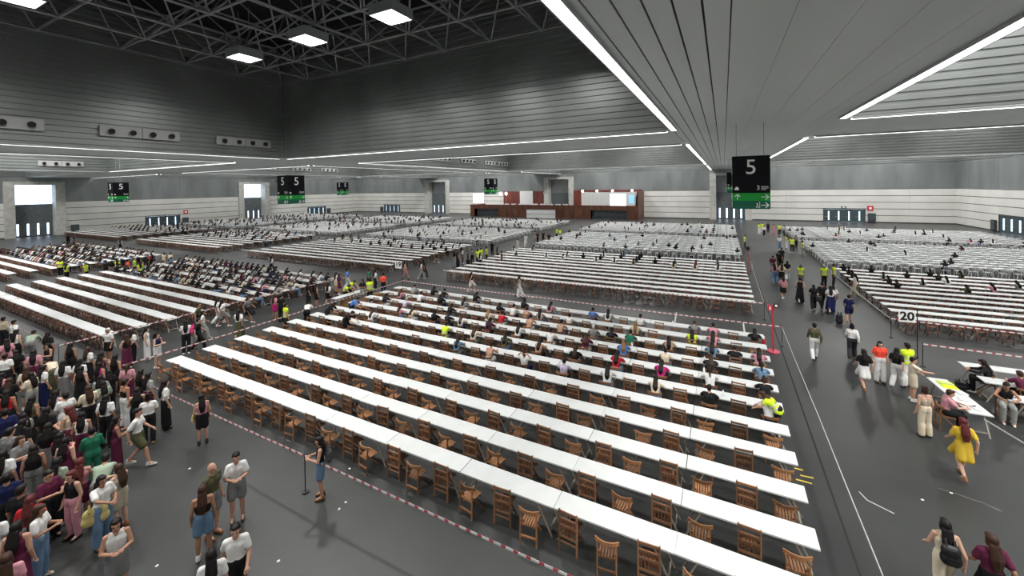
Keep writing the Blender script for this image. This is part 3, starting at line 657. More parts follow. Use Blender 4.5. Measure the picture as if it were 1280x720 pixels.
def joints(pose):
    J = dict(P=V3((0, 0, .93)), C=V3((0, 0, 1.22)), N=V3((0, 0, 1.40)), H=V3((0, .02, 1.535)))
    for n, s in (('R', 1), ('L', -1)):
        J['s'+n] = V3((s*.152, 0, 1.35)); J['e'+n] = V3((s*.205, -.03, 1.09)); J['w'+n] = V3((s*.215, .05, .865)); J['h'+n] = V3((s*.21, .08, .785))
        J['t'+n] = V3((s*.09, 0, .90)); J['k'+n] = V3((s*.10, .015, .49)); J['a'+n] = V3((s*.105, -.02, .085))
    def arm(n, e, w, h): J['e'+n], J['w'+n], J['h'+n] = V3(e), V3(w), V3(h)
    if pose == 'phone':
        for n, s in (('R', 1), ('L', -1)): arm(n, (s*.22, .05, 1.10), (s*.10, .25, 1.15), (s*.045, .31, 1.17))
    if pose == 'walk':
        J['kR'], J['aR'] = V3((.09, .20, .51)), V3((.09, .27, .10)); J['kL'], J['aL'] = V3((-.09, .03, .50)), V3((-.09, -.26, .17))
        arm('R', (.22, -.14, 1.12), (.22, -.12, .90), (.21, -.08, .82)); arm('L', (-.22, .06, 1.11), (-.20, .24, .97), (-.19, .31, .93))
    if pose == 'reach': arm('R', (.22, .20, 1.24), (.14, .43, 1.20), (.11, .51, 1.20)); arm('L', (-.24, .03, 1.10), (-.12, .22, 1.06), (-.05, .27, 1.06))
    if pose == 'up':
        for n, s in (('R', 1), ('L', -1)): arm(n, (s*.33, .08, 1.46), (s*.15, -.03, 1.62), (s*.07, -.06, 1.62))
    if pose == 'bend':
        J['P'] = V3((0, -.12, .93)); J['C'] = V3((0, .07, 1.13)); J['N'] = V3((0, .23, 1.22)); J['H'] = V3((0, .34, 1.30))
        for n, s in (('R', 1), ('L', -1)):
            J['s'+n] = V3((s*.152, .20, 1.18)); arm(n, (s*.22, .36, .98), (s*.15, .52, .87), (s*.12, .59, .83)); J['t'+n] = V3((s*.09, -.12, .90)); J['k'+n] = V3((s*.10, -.02, .49)); J['a'+n] = V3((s*.11, -.06, .085))
    if pose in ('sit', 'write', 'situp'):
        lean = {'sit': .08, 'write': .20, 'situp': .0}[pose]
        J['P'] = V3((0, -.01, .585)); J['C'] = V3((0, lean*.5, .865)); J['N'] = V3((0, lean, 1.035)); J['H'] = V3((0, lean+.035+lean*.25, 1.17-lean*.12))
        for n, s in (('R', 1), ('L', -1)):
            J['s'+n] = V3((s*.152, lean*.85, .985)); J['t'+n] = V3((s*.09, .02, .568)); J['k'+n] = V3((s*.11, .40, .55)); J['a'+n] = V3((s*.11, .36, .085))
            if pose == 'situp': arm(n, (s*.31, .02, 1.06), (s*.16, -.04, 1.24), (s*.08, -.07, 1.245))
            else: arm(n, (s*.27, lean+.13, .835), (s*.15, lean+.36, .825), (s*.09, lean+.43, .822))
    return J
def up_of(J): return (J['H']-J['N']).normalized()
def headR(J):
    z = (J['H']-J['N']).normalized(); z = (z*.6+V3((0, 0, 1))*.4).normalized(); x = V3((1, 0, 0)); y = z.cross(x).normalized()
    return Matrix((x, y, z)).transposed()
def torso(mb, J, g, lo=0, sh=True):
    P, C, N = J['P'], J['C'], J['N']; X = V3((1, 0, 0))
    for s in (-1, 1):
        mb.cap(P+X*s*.07, P.lerp(C, .5)+X*s*.052, .098+g, .078+g); mb.cap(P.lerp(C, .5)+X*s*.052, C.lerp(N, .25)+X*s*.07, .078+g, .094+g)
        mb.cap(C.lerp(N, .1)+X*s*.06, C.lerp(N, .75)+X*s*.05, .088+g, .05+g)
    if sh: mb.cap(J['sL'], J['sR'], .052+g, .052+g)
def legs(mb, J, g, upto=1.0, flare=0):
    for n in 'RL':
        t, k, a = J['t'+n], J['k'+n], J['a'+n]
        if upto < 1: mb.cap(t, t.lerp(k, min(1, upto*2)), .083+g, .066+g+flare)
        else: mb.cap(t, k, .083+g, .057+g+flare*.4); mb.cap(k, k.lerp(a, .35)+V3((0, -.012, 0)), .056+g+flare*.4, .055+g+flare*.6); mb.cap(k.lerp(a, .35)+V3((0, -.012, 0)), a+V3((0, 0, .02)), .055+g+flare*.6, .036+g+flare)
def arms(mb, J, g, f=1.0, r=0):
    for n in 'RL':
        s, e, w = J['s'+n], J['e'+n], J['w'+n]
        if f <= .5: mb.cap(s, s.lerp(e, f*2), .054+g, .047+g+r)
        else: mb.cap(s, e, .050+g, .039+g); mb.cap(e, w, .039+g, .028+g+r)
def body(mb, J):
    torso(mb, J, 0); legs(mb, J, 0); arms(mb, J, 0); N, H = J['N'], J['H']; R = headR(J)
    mb.cap(J['C'].lerp(N, .8), H-R.col[2]*.06, .058, .05)
    mb.ell(H+R @ V3((0, -.008, .02)), (.074, .092, .098), R); mb.ell(H+R @ V3((0, .022, -.045)), (.056, .064, .066), R)
    mb.ell(H+R @ V3((0, .098, -.012)), (.013, .018, .026), R); mb.ell(H+R @ V3((0, .084, .022)), (.05, .012, .012), R)
    for s in (-1, 1): mb.ell(H+R @ V3((s*.076, -.008, 0)), (.012, .02, .03), R)
    for n in 'RL':
        a = J['a'+n]; mb.cap(a, a+V3((0, .13, -.045)), .042, .028); mb.cap(a+V3((0, -.035, -.04)), a+V3((0, .05, -.045)), .038, .034)
        w, h = J['w'+n], J['h'+n]; mb.cap(w, w.lerp(h, .95), .027, .032)
def fingers(mb, J):
    for n, s in (('R', 1), ('L', -1)):
        w, h = J['w'+n], J['h'+n]; d = (h-w).normalized(); side = d.cross(V3((0, 0, 1)))
        if side.length < .5: side = V3((0, 1, 0))
        side.normalize(); nr = side.cross(d).normalized(); 
        if nr.z > 0: nr = -nr
        for i, L in enumerate((.062, .072, .068, .052)):
            p = w.lerp(h, .95)+side*(-.027+.018*i)+d*.006; q = p+(d*.88+nr*.3).normalized()*L*.55; r = q+(d*.55+nr*.8).normalized()*L*.5
            mb.cap(p-d*.02, q, .0095, .0085, 8, 2); mb.cap(q, r, .0085, .007, 8, 2)
        p = w.lerp(h, .35)+side*-.026; q = p+(d*.7-side*.6+nr*.2).normalized()*.035; mb.cap(p, q, .012, .010, 8, 2); mb.cap(q, q+(d*.95+nr*.35).normalized()*.03, .010, .008, 8, 2)
def face(mb, J):
    H, R = J['H'], headR(J)
    for s in (-1, 1): mb.ell(H+R @ V3((s*.030, .0825, .004)), (.0125, .007, .007), R, 8, 6, 1); mb.ell(H+R @ V3((s*.032, .086, .028)), (.018, .005, .004), R, 8, 6, 1)
    mb.ell(H+R @ V3((0, .083, -.055)), (.022, .007, .008), R, 8, 6, 2)
def hair(mb, J, st):
    H, R = J['H'], headR(J); h = lambda x, y, z: H+R @ V3((x, y, z))
    mb.ell(h(0, -.030, .038), (.087, .094, .096), R); mb.ell(h(0, .03, .088), (.066, .062, .04), R)
    if st == 'short': mb.ell(h(0, -.055, -.01), (.072, .055, .07), R)
    else:
        for s in (-1, 1): mb.ell(h(s*.066, -.02, -.02), (.026, .05, .075), R)
        mb.ell(h(0, -.06, -.02), (.074, .05, .09), R)
    B = J['C'].lerp(J['N'], .45)
    if st == 'long':
        b = B+V3((0, -.135, 0))
        for s in (-1, 0, 1): mb.cap(h(s*.04, -.085, -.05), b+V3((s*.055, .01 if s else -.01, -.02)), .045, .045); mb.cap(b+V3((s*.055, .01 if s else -.01, -.02)), b+V3((s*.035, -.01, -.20)), .043, .022)
    if st == 'tail':
        mb.ell(h(0, -.12, .05), (.035, .04, .04), R); mb.cap(h(0, -.135, .04), h(0, -.165, -.10), .034, .036); mb.cap(h(0, -.165, -.10), h(0, -.15, -.25), .036, .018)
    if st == 'bun': mb.ell(h(0, -.085, .125), (.052, .052, .048), R)
def top(mb, J, st):
    if st == 'tank': torso(mb, J, .010, sh=False); [mb.cap(J['s'+n].lerp(J['N'], .35)+V3((0, d, .01)), J['C']+V3(((1 if n == 'R' else -1)*.08, d*1.6, .03)), .022, .03) for n in 'RL' for d in (-.045, .045)]
    elif st == 'vest': torso(mb, J, .026); arms(mb, J, .020, .12, .006)
    elif st == 'band':
        X = V3((1, 0, 0)); p, q = J['P'].lerp(J['C'], .62), J['P'].lerp(J['C'], .98)
        for s in (-1, 1): mb.cap(p+X*s*.055, q+X*s*.068, .092, .105)
    elif st == 'long': torso(mb, J, .013); arms(mb, J, .012, 1.0)
    else: torso(mb, J, .013); arms(mb, J, .012, .33, .008)
def bottom(mb, J, st):
    P = J['P']; X = V3((1, 0, 0)); seated = J['kR'].y > .35 and P.z < .7
    for s in (-1, 1): mb.cap(P+X*s*.065+V3((0, 0, .04)), P+X*s*.075-V3((0, 0, .0 if seated else .03)), .112, .112 if seated else .115)
    if st == 'trousers': legs(mb, J, .017, 1.0, .012)
    elif st == 'wide': legs(mb, J, .018, 1.0, .036)
    elif st == 'shorts': legs(mb, J, .022, .33, .022)
    else:
        if seated:
            for n in 'RL': mb.cap(J['t'+n], J['k'+n], .10, .085)
            if st == 'skirt': [mb.cap(J['k'+n], J['a'+n].lerp(J['k'+n], .2), .085, .085) for n in 'RL']
            return
        z1 = {'skirt': .17, 'mini': .60}.get(st, .5); c = (J['kR']+J['kL'])/2; lo = V3((c.x, c.y*.8+P.y*.2, z1)); w = .055+.06*(P.z-z1)
        dy = abs(J['aR'].y-J['aL'].y)*.35
        for s in (-1, 1):
            for d in (-1, 1): mb.cap(P+X*s*.065, lo+X*s*w+V3((0, d*dy, 0)), .112, .095+.04*(P.z-z1))
def shoe(J, n, pose):
    a = J['a'+n]; mb = MB(); mb.cap(a+V3((0, -.04, -.038)), a+V3((0, .06, -.042)), .046, .042); mb.cap(a+V3((0, .05, -.045)), a+V3((0, .15, -.055)), .042, .032); mb.cap(a+V3((0, -.03, -.03)), a+V3((0, -.015, .02)), .046, .046)
    return mb
def fuse(mb, voxel, smooth, dec=None):
    "fuse overlapping limbs into one continuous surface"
    me = mb.mesh('raw', []) if False else bpy.data.meshes.new('raw')
    me.from_pydata(mb.v, [], mb.f); o = bpy.data.objects.new('raw', me); COL.objects.link(o)
    r = o.modifiers.new('r', 'REMESH'); r.mode = 'VOXEL'; r.voxel_size = voxel; r.use_smooth_shade = True
    if smooth: s = o.modifiers.new('s', 'SMOOTH'); s.iterations = smooth; s.factor = .5
    if dec: d = o.modifiers.new('d', 'DECIMATE'); d.ratio = dec
    dg = bpy.context.evaluated_depsgraph_get(); ev = o.evaluated_get(dg); m2 = ev.to_mesh(); out = MB()
    out.v = [tuple(v.co) for v in m2.vertices]; out.f = [tuple(p.vertices) for p in m2.polygons]; out.mi = [0]*len(out.f); ev.to_mesh_clear()
    bpy.data.objects.remove(o); bpy.data.meshes.remove(me)
    return out
CACHE = {}
def get(kind, pose, st=None):
    key = (kind, pose, st)
    if key in CACHE: return CACHE[key]
    J = joints(pose); mb = MB()
    if kind == 'body':
        body(mb, J); o = fuse(mb, .013, 3); fingers(o, J); face(o, J); me = o.mesh('person', [M['skin'], M['eye'], M['lip']], True)
    elif kind == 'hair': hair(mb, J, st); me = fuse(mb, .014, 2).mesh('hair', M['hair'], True)
    elif kind == 'top':
        top(mb, J, st); o = fuse(mb, .016, 2); mats = [M['cloth']]
        if st == 'vest':
            mats.append(M['band']); ax = (J['C']-J['P']); L = ax.length; ax = ax/L
            for i, f in enumerate(o.f):
                c = sum((V3(o.v[j]) for j in f), V3())/len(f); t = (c-J['P']).dot(ax)/L
                if abs(t-.35) < .09 or abs(t-.75) < .09: o.mi[i] = 1
        me = o.mesh('top', mats, True)
    elif kind == 'bottom': bottom(mb, J, st); me = fuse(mb, .018, 2).mesh('bottom', M['cloth'], True)
    elif kind == 'shoe': me = fuse(shoe(J, st, pose), .012, 2).mesh('shoe', M['shoe'], True)
    CACHE[key] = me; return me
SK = [(.52, .30, .21), (.46, .25, .165), (.56, .34, .25), (.36, .19, .12)]
TOPN = dict(tee='top', tank='sleeveless top', vest='vest', band='bandeau top', long='long-sleeved top'); BOTN = dict(trousers='trousers', wide='wide trousers', shorts='shorts', skirt='long skirt', mini='short skirt')
PR = random.Random(11)
def person(x, y, hd, sc, pose, tp, tc, bt, bc, hs, hc, label, group=None, shoe_c=None, skin=None, z=0, shoes=True):
    o = link('person', get('body', pose), None, (x, y, z), hd); o.scale = (sc, sc, sc); o.color = (*(skin or PR.choice(SK)), 1)
    tag(o, label, 'person', group)
    def kid(nm, me, c):
        k = link(nm, me, o); k.color = (*c, 1); return k
    if hs != 'bald': kid('hair', get('hair', pose, hs), HC[hc])
    kid('vest' if tp == 'vest' else 'top', get('top', pose, tp), CC[tc]); kid({'trousers': 'trousers', 'wide': 'trousers', 'shorts': 'shorts'}.get(bt, 'skirt'), get('bottom', pose, bt), CC[bc])
    if shoes:
        c = shoe_c or PR.choice([(.7, .7, .68), (.02, .02, .02), (.7, .7, .68), (.25, .12, .06)])
        for n in 'RL': kid('shoe', get('shoe', pose, n), c)
    return o
TM = dict(t='tee', k='tank', v='vest', b='band', l='long'); BM = dict(t='trousers', w='wide', s='shorts', k='skirt', m='mini'); HM = dict(s='short', l='long', t='tail', b='bun', x='bald')
PM = dict(s='stand', p='phone', w='walk', r='reach', u='up', b='bend', q='sit', i='write', j='situp')
ZONES = [
('front floor', 'people on the front floor', '''
400 551 kb sd lb p 140
295 571 tw sg sb p 240
264 585 to sg xn s 290
253 613 bb sd ln s 60
292 664 tw tb sb w 235
267 692 tw tb lb s 60
252 497 kp mb lb s 70
1182 657 kc wc lb w 0
1240 676 tu kb ln w 10
1204 528 ty my lr w 5
1156 488 bh wc bn s 20'''),
('waiting crowd', 'people waiting in the crowd', '''
4 399 lh tb sb s 40
17 403 tw sb sb w 30
38 419 ts tg sb b 60
60 418 tb tb lb s 30
60 432 kb mb lb p 200
42 441 tp mu lb s 60
66 452 kc ko sb b 100
78 455 tw kg lb s 50
94 453 tw wb lb s 40
20 441 tb tb lb s 80
6 446 tw kb sb s 60
8 427 tp tp lb s 90
135 413 tw sb sw s 200
158 421 kb ku ln p 100
170 414 tw tb lb s 20
178 413 kw kw lb s 330
196 419 kn mw tb p 300
144 447 kb tb lb s 30
126 444 ku tb lb p 40
34 462 tc mg ln s 60
14 476 tb kb ln p 50
60 459 tw kn lb s 10
36 470 tc wk lb p 120
104 461 kb kb lb s 40
122 457 km tb lb s 20
110 485 tc wb ln p 90
86 513 kc tu lr p 130
57 514 tb kb lb s 40
6 516 tn tb sb s 80
30 521 tk mb lb p 110
120 484 ts tg lb p 90
151 461 tp wu tn s 60
176 466 kb kb lb s 20
185 470 tk wu lb s 10
156 478 bb ww sb s 10
171 489 kb tb lb p 70
185 497 tw tb bb p 60
206 479 tw kb lb s 350
169 516 tw so sb w 320
140 466 tb tb lb s 90
147 525 ku ku lb p 350
28 529 tb kb lb s 30
25 550 tg tn ln p 300
60 534 tb kg lb s 60
71 548 tm tb lb p 30
110 541 le te sb p 80
86 550 ku ku lb s 40
3 569 tw tb lb s 50
97 579 kp mu lr p 60
55 596 tu wb sb p 290
100 589 kb tp lr s 200
117 588 ls wg sb b 60
127 600 tw wd lb r 285
25 630 tr wk lr p 60
48 638 tw wd ln p 320
3 642 tw kw lb s 60
148 586 kh mh ln r 110
145 655 kw mg lb p 250
8 700 tp ww ln s 70
8 492 kr tb lb s 60
40 500 ko kb lb s 30
92 492 tw ww sb p 90
12 540 tg tb sb s 30
46 560 kb tg lb s 70
72 580 ts kb lb s 40
8 598 tn tb sb s 70
88 432 kb tb lb s 40
110 437 tw kb ln s 20
130 470 tk tb lb p 50
132 498 tw tb lb s 40
70 492 kl wg lb s 30
102 520 kw wu lb s 60
20 415 kw tb lb s 30
34 610 tb tb sb s 40
2 470 tp tb lb s 40
20 660 ku ku lb s 50'''),
('left walkway', 'people in the left walkway', '''
248 381 to tb sb w 330
253 391 tw wk lb w 340
234 403 tw tb lb p 60
246 401 tb tb sb w 330
272 375 tw ww lb w 350
278 377 tw mg lb w 340
298 390 tw ko lb w 40
310 373 tg mb ln w 300
343 370 tp mm ln s 10
357 382 tv tq sb s 350
351 370 tb tb sb s 20
395 357 kb mb lb s 350
385 355 tb kb lb s 340
384 381 tw tb sb b 40
410 356 tw sb lb w 20
411 381 tb tb lb b 300
420 342 tw sc ln s 0
424 344 tu mu ln s 350
434 338 tB ww sb w 340
439 352 tv tb sb b 270
433 357 tv tb lb b 270
454 351 tb mk lb p 200
461 350 tv tb sb s 60
461 338 te tb sb w 350
469 339 tw tb lb s 340
479 343 tO tb sb s 20
339 322 tw tb lb w 20
441 374 tB tb sb b 290
434 391 tb sb sb b 280'''),
('cross aisle', 'people in the middle cross aisle', '''
506 328 kc sp lb w 330
526 328 tw tk lb w 340
530 326 tb tb lb w 340
545 311 tw sq sb w 300
568 315 tb wk lb s 340
572 316 kb kb lb s 340
578 312 tw tb lb s 300
590 312 tg tb sb s 20
597 313 tv tb sb s 60
601 311 tv tb sb s 30
608 310 tv tb sb s 320
615 303 tb tb sb s 20
622 310 tg tb lb s 330
627 315 tb tb sb s 300
589 342 kb mw lb w 320
649 347 kw kw lb w 300
657 294 tw tw sb w 200
668 290 tg wk lb s 180
672 291 tb tb lb s 180
679 290 tb tb sb s 180
686 292 tb kb lb s 200
696 286 tv tb sb s 150
700 287 tv tb sb s 200
647 299 kw kw lb s 180
600 318 tw tb lb s 0
585 318 tk mb lb s 30'''),
('far left walkway', 'people in the far left walkway', '''
75 326 tv tb sb s 60
83 331 tv tb lb s 30
107 330 tv tb sb s 300
146 326 tv tb lb s 60
160 326 tO tb sb s 0
168 324 tv tb sb s 330
175 329 tv tn lb s 90
189 318 tr tb lb s 120
182 322 tb tb lb s 90
132 327 tb tb sb s 40
140 327 tb wk lb s 60
205 317 tc tc lb s 200
213 317 tc wk sb s 30
150 300 tg tb lb w 60
85 294 tb tb sb s 60
92 295 tn tb sb s 330'''),
('right aisle', 'people in the right aisle', '''
979 348 tp mb lb w 5
1000 349 kb kb sb w 0
1017 358 tb wb lb w 0
1036 359 tw kn lb w 0
1041 359 tw tn lb w 0
1030 356 tb tb sb w 10
1061 371 tn sn sb w 350
1069 344 tw wc lb w 60
1001 333 tv tg lb s 180
1030 333 tv tb sw s 200
1042 332 tv tq sb s 250
968 331 tp wd lb w 10
973 329 tc wd lb w 0
977 331 tc mb ln w 0
984 328 tb ww lb w 0
966 321 tu tg sb w 0
974 315 tb tb sb w 0
977 311 tb tb sb w 0
974 296 tw td sb w 180
983 295 tv ww lb s 90
990 298 tv tb sb s 180
995 295 tg tb lb s 200
1003 302 tv tg sb s 90
931 295 tv tb sb s 90
949 280 tv ww sb s 200
953 279 tv ww lb s 180
955 283 tw tb sb w 180
960 279 tb tb sb s 0
967 281 tp wp lb s 180
974 281 tv tb sb s 200
980 282 tw tb lb s 90
968 498 tv tb ln b 75
1018 407 lo tw sb w 0
1065 408 lw wq bb w 350
1080 440 tb mw lb w 10
1100 430 tO ww lb s 180
1124 438 tb ww lb w 330
1131 433 tv ww sb s 20
1141 450 tc sc sb r 270'''),
]
# seated or leaning in the nearest block: head pixel, clothes, pose
SEATED = '''
591 371 tb lb i
576 378 tk lb i
622 378 tb lb q
615 383 tw sb i
643 386 kt sb i
657 379 tb lb i
684 383 tp lb i
671 390 kw lb q
601 390 tc lf i
563 385 tb lb i
568 395 tw ln i
630 394 tr sb i
659 401 kt sb i
696 404 kt sb i
652 410 tw lb i
611 404 tu lb i
541 391 tb lb q
552 406 tv sb i
595 413 tc ln i
633 419 to lb i
692 420 tw sb i
679 428 tt lb i
570 425 td lb i
612 434 bt sb i
659 447 tw sb j
731 386 tB sb q
763 393 tw lb i
797 396 tw sb q
718 396 tw sb q
756 405 tg sw q
786 405 tc lf q
744 415 tb lb i
786 420 te sb i
829 426 kt lb q
734 425 tu ln i
780 431 tB lf i
723 436 tb ln q
828 439 tc sb q
762 443 tr lb i
817 453 tm lb i
714 450 tl sb q
857 404 tg sn i
892 410 tp sb q
937 415 tb lb q
854 417 tv lb q
894 419 tp lb i
940 434 tp lb i
890 433 td lb i
948 441 tb sb i
892 454 tq ln i
954 460 td tb i
956 475 tb bn i
890 465 tw tb i
756 464 tw lb i
814 472 tc lb i
892 486 tb sb q
956 501 tw sn i
491 364 tp ln i
504 359 tk sb i
512 369 tw sb i
531 362 tb lb i
549 364 tb sb i
541 371 tb lb q
481 372 tq lb i
500 375 tl sw i
517 387 tc ln i
542 391 tb lb i
469 389 tw ln i
493 383 tp ln q
'''
ALL = []; POS = []
def base_label(tp, tc, bt, bc, hs, hc):
    h = 'bald person' if hs == 'bald' else {'long': 'long %s-haired', 'short': 'short %s-haired', 'tail': 'pony-tailed %s-haired', 'bun': 'hair-up %s-haired'}[hs] % HN[hc]+' person'
    if hc == 'w' and hs == 'short': h = 'person in a white cap'
    w = '%s %s' % (CN[tc], TOPN[tp]) if tp != 'vest' else 'hi-vis vest'
    return h+(' and ' if 'cap' in h else ' in ')+w+((' and %s' % BOTN[bt] if bc == tc else ' and %s %s' % (CN[bc], BOTN[bt])) if bt else '')
def place_people():
    L = []
    for zi, (zone, grp, txt) in enumerate(ZONES):
        for ln in txt.strip().split('\n'):
            f = ln.split()
            u, v = float(f[0]), float(f[1]); tp, tc = TM[f[2][0]], f[2][1]; bt, bc = BM[f[3][0]], f[3][1]; hs = HM[f[4][0]]; hc = f[4][1] if len(f[4]) > 1 else 'b'
            if tc == 'v': tp = 'vest'
            pose = PM[f[5]]; hd = math.radians(float(f[6])); sc = PR.uniform(.93, 1.0)*(1.04 if hs in ('short', 'bald') else 1.0)
            p = at(u, v, (1.30 if pose == 'bend' else 1.545)*sc); L.append(dict(x=p.x, y=p.y, u=u, tp=tp, tc=tc, bt=bt, bc=bc, hs=hs, hc=hc, pose=pose, hd=hd, sc=sc, zone=zone, grp=grp, z=zi))
    for it in range(30):                                           # people do not stand inside one another or in the tables
        for i, a in enumerate(L):
            for b in L[i+1:]:
                dx, dy = b['x']-a['x'], b['y']-a['y']; d = math.hypot(dx, dy)
                if d < .50 and d > 1e-4:
                    k = (.50-d)/2/d*.5; a['x'] -= dx*k; a['y'] -= dy*k; b['x'] += dx*k; b['y'] += dy*k
    seen = {}
    for a in L:
        a['bl'] = base_label(a['tp'], a['tc'], a['bt'], a['bc'], a['hs'], a['hc'])+', '+a['zone']; seen.setdefault(a['bl'], []).append(a)
    for k, v in seen.items():
        if len(v) > 1:
            v.sort(key=lambda a: a['u'])
            for i, a in enumerate(v): a['bl'] = k+', '+nth(i+1)+' such from left'
    for a in L:
        person(a['x'], a['y'], a['hd'], a['sc'], a['pose'], a['tp'], a['tc'], a['bt'], a['bc'], a['hs'], a['hc'], a['bl'], a['grp'])
    return L
STANDING = place_people()
OCC = {}
ROWN = lambda k: 'front row' if k == 0 else ('rearmost row' if k == 10 else nth(k+1)+' row')
for ln in SEATED.strip().split('\n'):
    f = ln.split(); k, j = seat_of(float(f[0]), float(f[1]))
    for dj in (0, 1, -1, 2, -2):
        if (k, j+dj) not in OCC and 0 <= j+dj <= 26: j += dj; break
    OCC[(k, j)] = f
for (k, j), f in OCC.items():
    tp, tc, hs, hc, pose = TM[f[2][0]], f[2][1], HM[f[3][0]], f[3][1], PM[f[4]]
    if tc == 'v': tp = 'vest'
    x = COLX['M']+SLOT*(j+.5); y = row_y(0, k)-.37
    bl = base_label(tp, tc, None, None, hs, hc)
    person(x, y, JIT.uniform(-.12, .12), PR.uniform(.93, 1.0), pose, tp, tc, PR.choice(['trousers', 'trousers', 'shorts']), PR.choice('bbndwg'), hs, hc, bl+', seated at %s, %s seat' % (ROWN(k), nth(j+1)), 'people seated in the nearest block')
# ---------------------------------------------------------------- nearest block: tables and chairs
for k in range(11):
    for i in range(9):
        place_table(COLX['M']+TW*i+JIT.uniform(-.006, .006), row_y(0, k)+JIT.uniform(-.012, .012), 'white folding table, %s from left in %s of the nearest block' % (nth(i+1), ROWN(k)), True, 'white tables of the nearest block')
    for j in range(27):
        high = j % 2 == 1; occ = (k, j) in OCC
        x = COLX['M']+SLOT*(j+.5)+(0 if occ else JIT.uniform(-.07, .07)); y = row_y(0, k)-(.42 if occ else JIT.uniform(0, .05)+(.0 if high else .19))
        place_chair(high, x, y, 0 if occ else JIT.uniform(-.10, .10)+(0 if high else JIT.uniform(-.25, .12)), '%s folding chair, %s from left in %s of the nearest block' % ('tall slat-backed brown' if high else 'low open-backed honey wood', nth(j+1), ROWN(k)), k < 8, 'wooden chairs of the nearest block')
# ---------------------------------------------------------------- all the other blocks
CW = Bulk(far_chair())
pool_t, pool_w, pool_p = [], [], []
def dist(x, y): return math.hypot(x, y)
SPEC = {('L', 0): (0, 6, .92), ('K', 0): (0, 5, .9), ('L', 1): (0, 7, .45), ('M', 1): (0, 7, .36), ('R', 1): (0, 6, .42), ('K', 1): (0, 5, .55), ('J', 1): (0, 5, .6)}
for (c, b), (r0, full, dens) in SPEC.items():
    for k in range(11):
        for i in range(9): pool_t.append((COLX[c]+TW*i, row_y(b, k), c, b, k, i))
        for j in range(27):
            occ = k >= full and JIT.random() < dens*(.55 if j % 2 else 1.25) and (j % 2 == 0 or dens > .8)
            x, y = COLX[c]+SLOT*(j+.5), row_y(b, k)-(.42 if occ else -.10); BC.put(x+JIT.uniform(-.06, .06)*(not occ), y, JIT.uniform(-.1, .1))
            if occ: pool_p.append((x, y+.05, c, b, k, j))
for c, b, dens in (('M', 2, .09), ('M', 3, .09), ('L', 2, .16), ('L', 3, .22), ('K', 2, .2), ('K', 3, .25), ('J', 2, .25), ('J', 3, .2), ('R', 2, .07), ('R', 3, .10)):
    for k in range(11):
        d2 = dens*(3.0 if k == 0 and b == 3 else 1.0)
        for i in range(9): pool_t.append((COLX[c]+TW*i, row_y(b, k), c, b, k, i))
        for j in range(27):
            occ = JIT.random() < d2; x, y = COLX[c]+SLOT*(j+.5), row_y(b, k)-(.42 if occ else .16)
            pool_w.append((x, y, c, b, k, j))
            if occ: pool_p.append((x, y+.05, c, b, k, j))
for k in (8, 9, 10):
    for i in range(2):
        place_table(COLX['R']+TW*i, row_y(0, k)-.08, 'white folding table, %s from left in %s of the right edge tables' % (nth(i+1), ['front row', 'middle row', 'rear row'][k-8]), True, 'white tables by the right picture edge')
BN = {('L', 0): 'left front block', ('K', 0): 'far left front block', ('L', 1): 'second left block', ('M', 1): 'second centre block', ('R', 1): 'block right of the aisle', ('K', 1): 'far left second block', ('J', 1): 'leftmost second block'}
for c, nmx in (('M', 'centre'), ('L', 'left'), ('K', 'far left'), ('J', 'leftmost'), ('R', 'right')):
    for b in (2, 3): BN[(c, b)] = '%s white-chair block, %s' % (nmx, 'nearer' if b == 2 else 'farther')
def seen(x, y, z=.7):
    d = Vector((x, y, z-CAM_H)); w = -d.dot(BK)
    return w > 1 and abs(d.dot(RX)/w*F) < 655 and -500 < d.dot(UP)/w*F < 255
pool_t.sort(key=lambda q: (not seen(q[0]+1.3, q[1]), dist(q[0]+1.3, q[1])))
for n, (x, y, c, b, k, i) in enumerate(pool_t):
    if n < 195: place_table(x, y+JIT.uniform(-.01, .01), 'white folding table, %s from left in %s of the %s' % (nth(i+1), ROWN(k), BN[(c, b)]), False, 'white tables of the '+BN[(c, b)])
    elif seen(x+1.3, y) or b > 0: BT.put(x, y)
BT.build('folding_tables', [M['tabletop'], M['tableleg']], 'rows of white folding tables filling the far blocks of the hall', 'table')
BC.build('folding_chairs', M['chair_far'], 'rows of brown wooden folding chairs in the other blocks', 'chair')
pool_w.sort(key=lambda q: (not seen(q[0], q[1]), dist(q[0], q[1])))
for n, (x, y, c, b, k, j) in enumerate(pool_w):
    rz = JIT.uniform(-.08, .08)
    if n < 300: tag(link('plastic_chair', WCH, None, (x, y, 0), rz), 'white plastic chair, %s from left in %s of the %s' % (nth(j+1), ROWN(k), BN[(c, b)]), 'chair', 'white chairs of the '+BN[(c, b)])
    else: BW.put(x, y, rz)
BW.build('plastic_chairs', M['plastic'], 'rows of white plastic chairs filling the far blocks of the hall', 'chair')
# distant seated people: light one-piece figures
J = joints('write'); parts4 = []
for fn in (lambda m: body(m, J), lambda m: hair(m, J, 'long'), lambda m: top(m, J, 'tee'), lambda m: bottom(m, J, 'trousers')):
    m = MB(); fn(m); parts4.append(fuse(m, .034, 1, .5))
fig = MB()
for i, o in enumerate(parts4): fig.add(o.v, o.f, i)
FIG = fig.mesh('person', [M['skin'], M['hair'], M['cloth'], M['shoe']], True)
hairm = MB(); hairm.add(parts4[1].v, parts4[1].f); HAIRF = parts4[1].mesh('hair', M['hair'], True)
bodyf = MB().add(parts4[0].v, parts4[0].f); BODYF, TOPF, BOTF = parts4[0].mesh('person', M['skin'], True), parts4[2].mesh('top', M['cloth'], True), parts4[3].mesh('trousers', M['cloth'], True)
fl = MB(); m = MB(); body(m, J); hair(m, J, 'long'); top(m, J, 'tee'); bottom(m, J, 'trousers')
